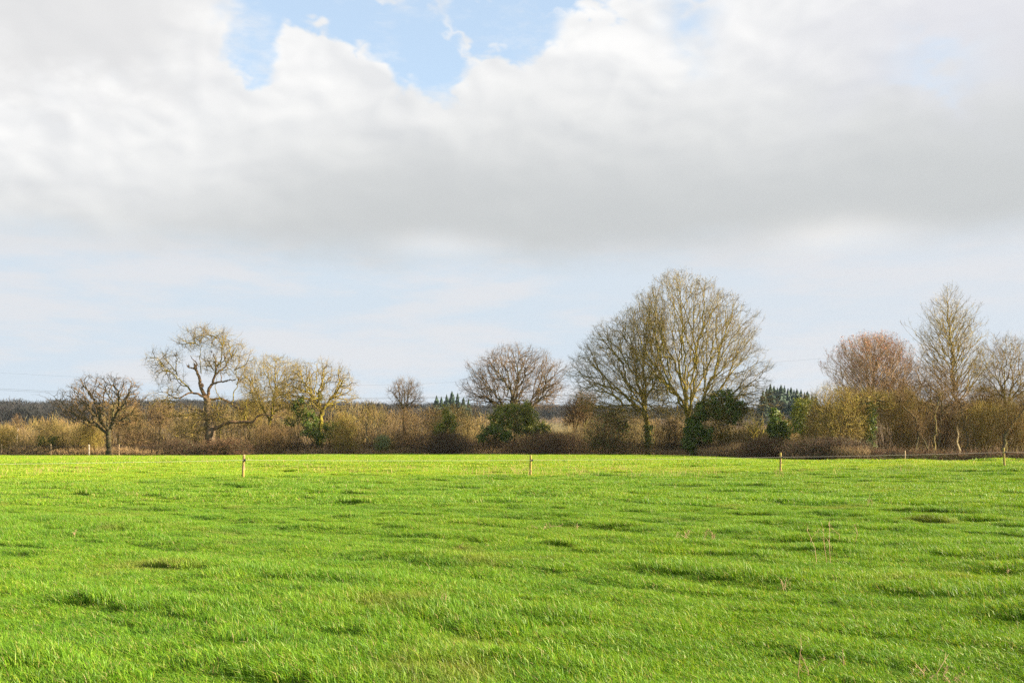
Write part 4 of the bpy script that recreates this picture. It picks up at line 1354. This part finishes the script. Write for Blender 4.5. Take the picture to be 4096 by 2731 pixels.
make_tree('scots_pine_tree', 'dark spreading evergreen on the far hillside near the left edge', 15, 560, [(410, 10, 18), (413, 6, 23), (417, 5, 25), (421, 8, 21)], 60, 711, 'oak_bark', 'far_twig', trunk_to=[(15, 424)], rs=3, twig_m=2, w=.1,
          ivy=lambda a, r: ivy_cloud(a, [bl(12, 414, 560, 5, 3), bl(18, 413, 560, 5, 3), bl(15, 417, 560, 9, 3), bl(21, 418, 560, 5, 2.5)], 1500, r, size=(.5, .9)), ivy_mat='conifer')
make_tree('round_far_tree', 'rounded brown bare tree in front of the far hill, left of the lone oak', 42, 330, [(415, 38, 46), (418, 34, 50), (423, 33, 51), (428, 35, 49)], 300, 712, 'oak_bark', 'far_twig', trunk_to=[(42, 432)], rs=1.2, twig_m=3, w=.06, inner=900)
make_tree('birch_tree', 'slim orange-twigged birch with white trunk in the tan scrub at far left', 17, 205, [(416, 16, 18), (420, 14, 19.5), (427, 13.5, 20.5), (433, 14, 20)], 110, 713, 'birch_bark', 'russet_twig', leader=[(17, 436), (17, 418)], leader_from=436, leader_n=8, rs=1.2, twig_m=3, w=.03)
for k, (px, top, hw) in enumerate([(118, 404, 9), (134, 408, 8), (160, 402, 12)]):
    make_tree('scrub_tree', ['tan young tree just right of the lone oak crown base', 'small tan tree between lone oak and veteran oak', 'brown rounded tree behind the left crown of the veteran oak'][k], px, 192, [(top, px - 4, px + 4), (top + 5, px - hw, px + hw), (top + 15, px - hw - 1, px + hw + 1), (top + 26, px - hw + 2, px + hw - 2)], 330, 720 + k, 'oak_bark', ['tan_twig', 'tan_twig', 'russet_twig'][k], trunk_to=[(px, 432)], inner=900, w=.03, twig_m=4)
for k, (px, top, hw, mt, lab) in enumerate([(896, 378, 20, 'tan_twig', 'tan bushy tree between the red-budded tree and the poplar'), (852, 386, 15, 'tan_twig', 'low tan tree under the left side of the red-budded tree'), (985, 384, 16, 'willow_twig', 'golden-brown rounded tree right of the poplar trunk'), (435, 408, 14, 'russet_twig', 'russet rounded bush tree right of the small vase-shaped tree'), (575, 398, 12, 'brown_twig', 'brown hazy tree between the domed oak and the tall pair'), (585, 390, 11, 'brown_twig', 'dusky tree touching the left crown of the tall pair'), (250, 398, 14, 'olive_twig', 'olive bare tree behind the right crown of the veteran oak')]):
    make_tree('scrub_tree', lab, px, 188 if px < 800 else 160, [(top, px - 4, px + 4), (top + 5, px - hw, px + hw), (top + 15, px - hw - 1, px + hw + 1), (top + 28, px - hw + 2, px + hw - 2)], 340, 730 + k, 'oak_bark', mt, trunk_to=[(px, 434)], inner=900, w=.028, twig_m=4)


# ------------------------------------------------------------------ fences
def post_mesh(h, r0, seed, square=False):
    r = np.random.default_rng(seed)
    n = 12 if not square else 4
    zs = np.array([-.35, 0, .25, .5, .75, .93, 1.0]) * h
    zs[0] = -.35
    a = np.arange(n) * 2 * math.pi / n
    V = []
    for i, z in enumerate(zs):
        rr = r0 * (1 + r.normal(0, .04, n)) * (1.06 - .08 * max(z, 0) / h)
        if i == len(zs) - 1:
            rr = rr * .86
        V.append(np.stack([rr * np.cos(a), rr * np.sin(a), np.full(n, z) + (r.normal(0, .006, n) if i == len(zs) - 1 else 0)], 1))
    V = np.concatenate(V)
    q = []
    for i in range(len(zs) - 1):
        for j in range(n):
            q.append((i * n + j, i * n + (j + 1) % n, (i + 1) * n + (j + 1) % n, (i + 1) * n + j))
    c = np.array([[0, 0, h * 1.004]])
    t3 = [((len(zs) - 1) * n + j, (len(zs) - 1) * n + (j + 1) % n, len(V)) for j in range(n)]
    return mesh('post', np.concatenate([V, c]), [np.array(q), np.array(t3)])


def insulator_mesh():
    a = Acc()
    tubes(a, np.array([[[0, 0, 0], [.03, -.02, 0], [.055, -.035, 0]]]), np.array([[.035, .045, .03]]), 8)
    tubes(a, np.array([[[.03, -.03, -.07], [.045, -.04, 0], [.03, -.03, .07]]]), np.array([[.02, .035, .02]]), 8)
    return mesh('insulator', np.concatenate(a.v), [np.concatenate(a.f4)])


ins = insulator_mesh()
ins.materials.append(MAT['black_plastic'])
near = [(-70, 40.5, 1.05, 0, None), (243, 45.4, 1.06, 2.2, 'stout mossy round fence post, nearest and leftmost in the open field'), (530.5, 51.7, 1.05, 0.8, 'mossy round fence post in the middle of the open field'),
        (780.5, 55.9, 1.04, 0.2, 'warm brown round fence post in the field below the ivy column'), (1004.5, 58.0, 1.04, -2.6, 'slightly leaning round fence post near the right edge of the field'), (1250, 60, 1.04, 0, None)]
wire_pts = []
for k, (px, d, h, tilt, lab) in enumerate(near):
    b = gp(px, d)
    top = b + np.array([math.sin(math.radians(tilt)) * h, 0, h])
    root = thing('fence_post', lab or ('round fence post out of view to the %s' % ('left' if k == 0 else 'right')), 'fence post', b, 'near fence posts')
    root.rotation_euler = (0, math.radians(tilt), 0)
    o = obj('post', post_mesh(h + 0.06, .062 if k in (1, 2) else .055, 800 + k), MAT['post_wood'], root, smooth=True)
    o.rotation_euler = (0, 0, k)
    i_ = obj('insulator', ins, None, root)
    i_.location = (.045, -.045, h - .19)
    wire_pts.append(b + np.array([.09 + math.sin(math.radians(tilt)) * (h - .19), -.085, h - .19]))


def wire(name, label, pts, rad, mat, cat, sag=0.03, group=None, m=8):
    a = Acc()
    P = []
    for i in range(len(pts) - 1):
        for s in np.linspace(0, 1, m, endpoint=False):
            p = pts[i] * (1 - s) + pts[i + 1] * s
            P.append(p - np.array([0, 0, sag * 4 * s * (1 - s)]))
    P.append(pts[-1])
    P = np.array(P)
    tubes(a, P[None], np.full((1, len(P)), rad), 5)
    o = a.build(name, mat, None, P[0])
    return tag(o, label, cat, group)


wire('fence_rope', 'thin pale electric fence rope strung between the field posts', wire_pts, .0048, MAT['white_rope'], 'fence wire')

far_posts = [(1.5, 442, 453.6, 'short fence post at the extreme left edge of the picture'), (51, 441.5, 453.8, 'small pale fence post below the ivied sallow shrub'), (89, 440, 454.5, 'taller white-painted fence post left of the lone oak trunk'),
             (119, 442, 453.5, 'thin pale fence post just right of the lone oak trunk'), (272, 449, 454, 'short fence post right of the bramble mounds'), (287.5, 448.5, 454, 'short fence post, second right of the bramble mounds'),
             (304.5, 448.5, 454, 'short fence post, third right of the bramble mounds'), (337, 448.5, 453.5, 'short fence post below the ivy-clad tree'), (371, 448, 453.5, 'greenish fence post left of the sage shrub'),
             (451.5, 447.5, 453.3, 'greenish fence post under the ivy-smothered stump'), (503, 445.5, 452.5, 'tall greenish fence post under the big ivy bush'), (559.5, 444.8, 452.8, 'pale fence post in front of the bramble bank'),
             (622, 446.5, 454.3, 'brown fence post left of the twin oak trunk'), (690, 448.5, 454.6, 'short white-painted post below the tallest tree'), (793, 450.5, 460, 'thin green fence post left of the low bramble mound'), (905, 450.2, 460.3, 'pale straight fence post in front of the ditch bramble')]
fw = []
for k, (px, yt, yb, lab) in enumerate(far_posts):
    d = float(ED(np.array([px]))[0]) - 0.9
    b = gp(px, d)
    top = W3(px, yt, d)[2]
    h = float(np.clip(top - b[2], .85, 1.9))
    root = thing('fence_post', lab, 'fence post', b, 'far fence posts along the hedge')
    me = post_mesh(h, .075 if k != 2 else .085, 830 + k)
    obj('post', me, MAT['white_paint' if 'white' in lab else 'far_post_wood'], root, smooth=True)
    fw.append(b + np.array([0, -.08, h * .82]))
fw.sort(key=lambda p: p[0])
wire('fence_wire', 'faint wire of the far fence along the hedge foot', fw, .010, MAT['cable'], 'fence wire', m=3)

# ------------------------------------------------------------------ power line cables crossing behind the trees
dC = 420.0
lines = [('upper', [(-260, 352), (0, 373), (145, 379), (364, 386), (460, 381.5), (640, 372), (900, 352)], .018),
         ('middle', [(-260, 374), (0, 388), (57, 391.5), (150, 394.5), (364, 398.3), (430, 396.5), (600, 394), (770, 393), (1100, 396)], .034),
         ('middle lower', [(-260, 375.5), (0, 389.6), (57, 392.7), (150, 395.8), (364, 399.2), (430, 397.4), (600, 395), (770, 394), (1100, 397)], .034),
         ('low', [(-260, 390), (0, 402.2), (57, 405), (150, 408), (364, 411), (600, 406), (770, 402.6), (1100, 404)], .034),
         ('lowest', [(-260, 391.5), (0, 403.6), (57, 406.4), (150, 409.4), (364, 412), (600, 407.4), (770, 403.7), (1100, 405)], .034)]
for nm, pts, rad in lines:
    X = np.linspace(pts[0][0], pts[-1][0], 60)
    Y = np.interp(X, [p[0] for p in pts], [p[1] for p in pts])
    Y = np.convolve(np.pad(Y, 3, 'edge'), np.ones(7) / 7, 'valid')
    P = np.array([W3(x, y, dC) for x, y in zip(X, Y)])
    a = Acc()
    tubes(a, P[None], np.full((1, len(P)), rad), 4)
    o = a.build('power_cable', MAT['cable'], None, P[0])
    tag(o, 'thin grey power cable, %s of the five crossing the sky behind the trees' % {'upper': 'uppermost', 'middle': 'second from top', 'middle lower': 'third from top', 'low': 'fourth from top', 'lowest': 'lowest'}[nm], 'power cable', 'power cables')


# ------------------------------------------------------------------ dry stalks standing in the field
def stalk(px, pyb, hpx, seed, lab, n=3, lean=0.2, spreadm=.18):
    r = np.random.default_rng(seed)
    d = EYE * F / (pyb - HZ)
    for _ in range(4):
        x = (px - 512) / F * d
        d = (EYE - g1(x, d)) * F / (pyb - HZ)
    b = gp(px, d)
    root = thing('dry_stalk', lab, 'weed', b, 'dry weed stalks in the field')
    H = 0.8 * hpx / F * d
    a = Acc()
    for k in range(n):
        s = np.array([r.normal(0, spreadm * .5), r.normal(0, spreadm * .5), -.04])
        dr = unit(np.array([r.normal(0, 1) * lean - .05, r.normal(0, 1) * lean, 1.0]))
        hh = H * r.uniform(.55, 1.05)
        P = np.stack([s, s + dr * hh * .5 + r.normal(size=3) * .02, s + dr * hh + np.array([r.normal(0, .06), 0, 0])])
        rd = .0014 + .00016 * d
        tubes(a, P[None], np.array([[rd * 1.2, rd, rd * .5]]), 4)
        for j in range(r.integers(3, 7)):
            q = P[0] + (P[2] - P[0]) * r.uniform(.35, 1)
            e = q + unit(r.normal(size=3) + np.array([0, 0, .6])) * hh * r.uniform(.12, .35)
            tubes(a, np.stack([q, (q + e) / 2 + r.normal(size=3) * .01, e])[None], np.array([[rd * .7, rd * .6, rd * .4]]), 3)
    v = np.concatenate(a.v)
    obj('stem', mesh('stem', v, [np.concatenate(a.f4)]), MAT['dry_stalk'], root)


ST = [(315, 594, 18, 'short russet dry stalk in the left foreground grass', 2), (438, 606, 32, 'forked pale dry stalk in the grass left of centre', 3), (76, 536, 14, 'thin dry stalk in the grass at left', 2), (468, 547, 14, 'thin dry stalk left of the flattened straw clump', 2),
      (548, 530, 16, 'clump of flattened pale straw in the middle of the field', 9), (690, 540, 20, 'dry stalk tuft right of the straw clump', 5), (716, 542, 22, 'loose tuft of thin dry stalks', 5), (815, 540, 20, 'leafless dry stalk, left of the tallest stalk group', 3),
      (828, 566, 62, 'tall thin dry stalk, tallest of its group at right', 3), (846, 545, 32, 'dry stalk with knotted top right of the tallest stalk', 2), (794, 592, 28, 'branching dry stalk below the tallest stalk group', 3), (808, 680, 56, 'tall dry stalk rising from the bottom edge', 2),
      (832, 672, 48, 'dry stalk second from left along the bottom edge', 2), (944, 684, 44, 'sprawling dry weed at the bottom right', 6), (928, 676, 30, 'small dry weed left of the sprawling one at bottom right', 4), (1017, 574, 20, 'dry stalk at the right edge', 3), (640, 512, 10, 'short dry stalk in mid field', 2), (874, 508, 22, 'thin pale stalk in mid field at right', 2)]
for k, (px, py, hp, lab, n) in enumerate(ST):
    stalk(px, py, hp, 850 + k, lab, n, lean=.55 if 'flattened' in lab or 'sprawl' in lab else .16, spreadm=.5 if 'flattened' in lab else .15)


def field_weeds():
    r = np.random.default_rng(77)
    n = 2200
    px = np.concatenate([r.uniform(-20, 720, n - 300), r.uniform(700, 1040, 300)])
    py = 455 + 24 * r.uniform(0, 1, n) ** 1.3
    d = np.minimum(EYE * F / (py - HZ), 160)
    x = (px - 512) / F * d
    ok = (d < edge_y(x) - 2) & (fbm(x / 5, d / 7, 51, 2) > .46)
    x, d = x[ok], d[ok]
    m = 4
    x, d = np.repeat(x, m) + r.normal(0, .15, len(x) * m), np.repeat(d, m) + r.normal(0, .15, len(d) * m)
    C = np.stack([x, d, gz(x, d)], 1)
    a = Acc()
    fuzz(a, C, r, length=(.15, .48), w=.014, up=1.4, spread=.6)
    tag(a.build('field_weeds', MAT['dry_grass']), 'scattered pale dry weed stems dotted over the far half of the field', 'weed', kind='stuff')


field_weeds()

# ------------------------------------------------------------------ air
hm = bpy.data.materials.new('haze')
hm.use_nodes = True
hm.node_tree.nodes.clear()
vo = hm.node_tree.nodes.new('ShaderNodeVolumePrincipled')
vo.inputs['Color'].default_value = (0.62, 0.80, 1.0, 1)
vo.inputs['Density'].default_value = 0.00004
vo.inputs['Anisotropy'].default_value = 0.2
ho = hm.node_tree.nodes.new('ShaderNodeOutputMaterial')
hm.node_tree.links.new(vo.outputs[0], ho.inputs['Volume'])
if True:
    x, y0, y1, zb, zt = 12000, -8000, 9000, -3.0, 56.0
    V = np.array([(sx * x, yy, zz) for zz in (zb, zt) for sx, yy in ((-1, y0), (1, y0), (1, y1), (-1, y1))], float)
    Q = np.array([(0, 3, 2, 1), (4, 5, 6, 7), (0, 1, 5, 4), (1, 2, 6, 5), (2, 3, 7, 6), (3, 0, 4, 7)])
    tag(obj('haze', mesh('haze', V, [Q]), hm), 'thin bluish winter haze filling the air of the place', 'haze', kind='stuff')
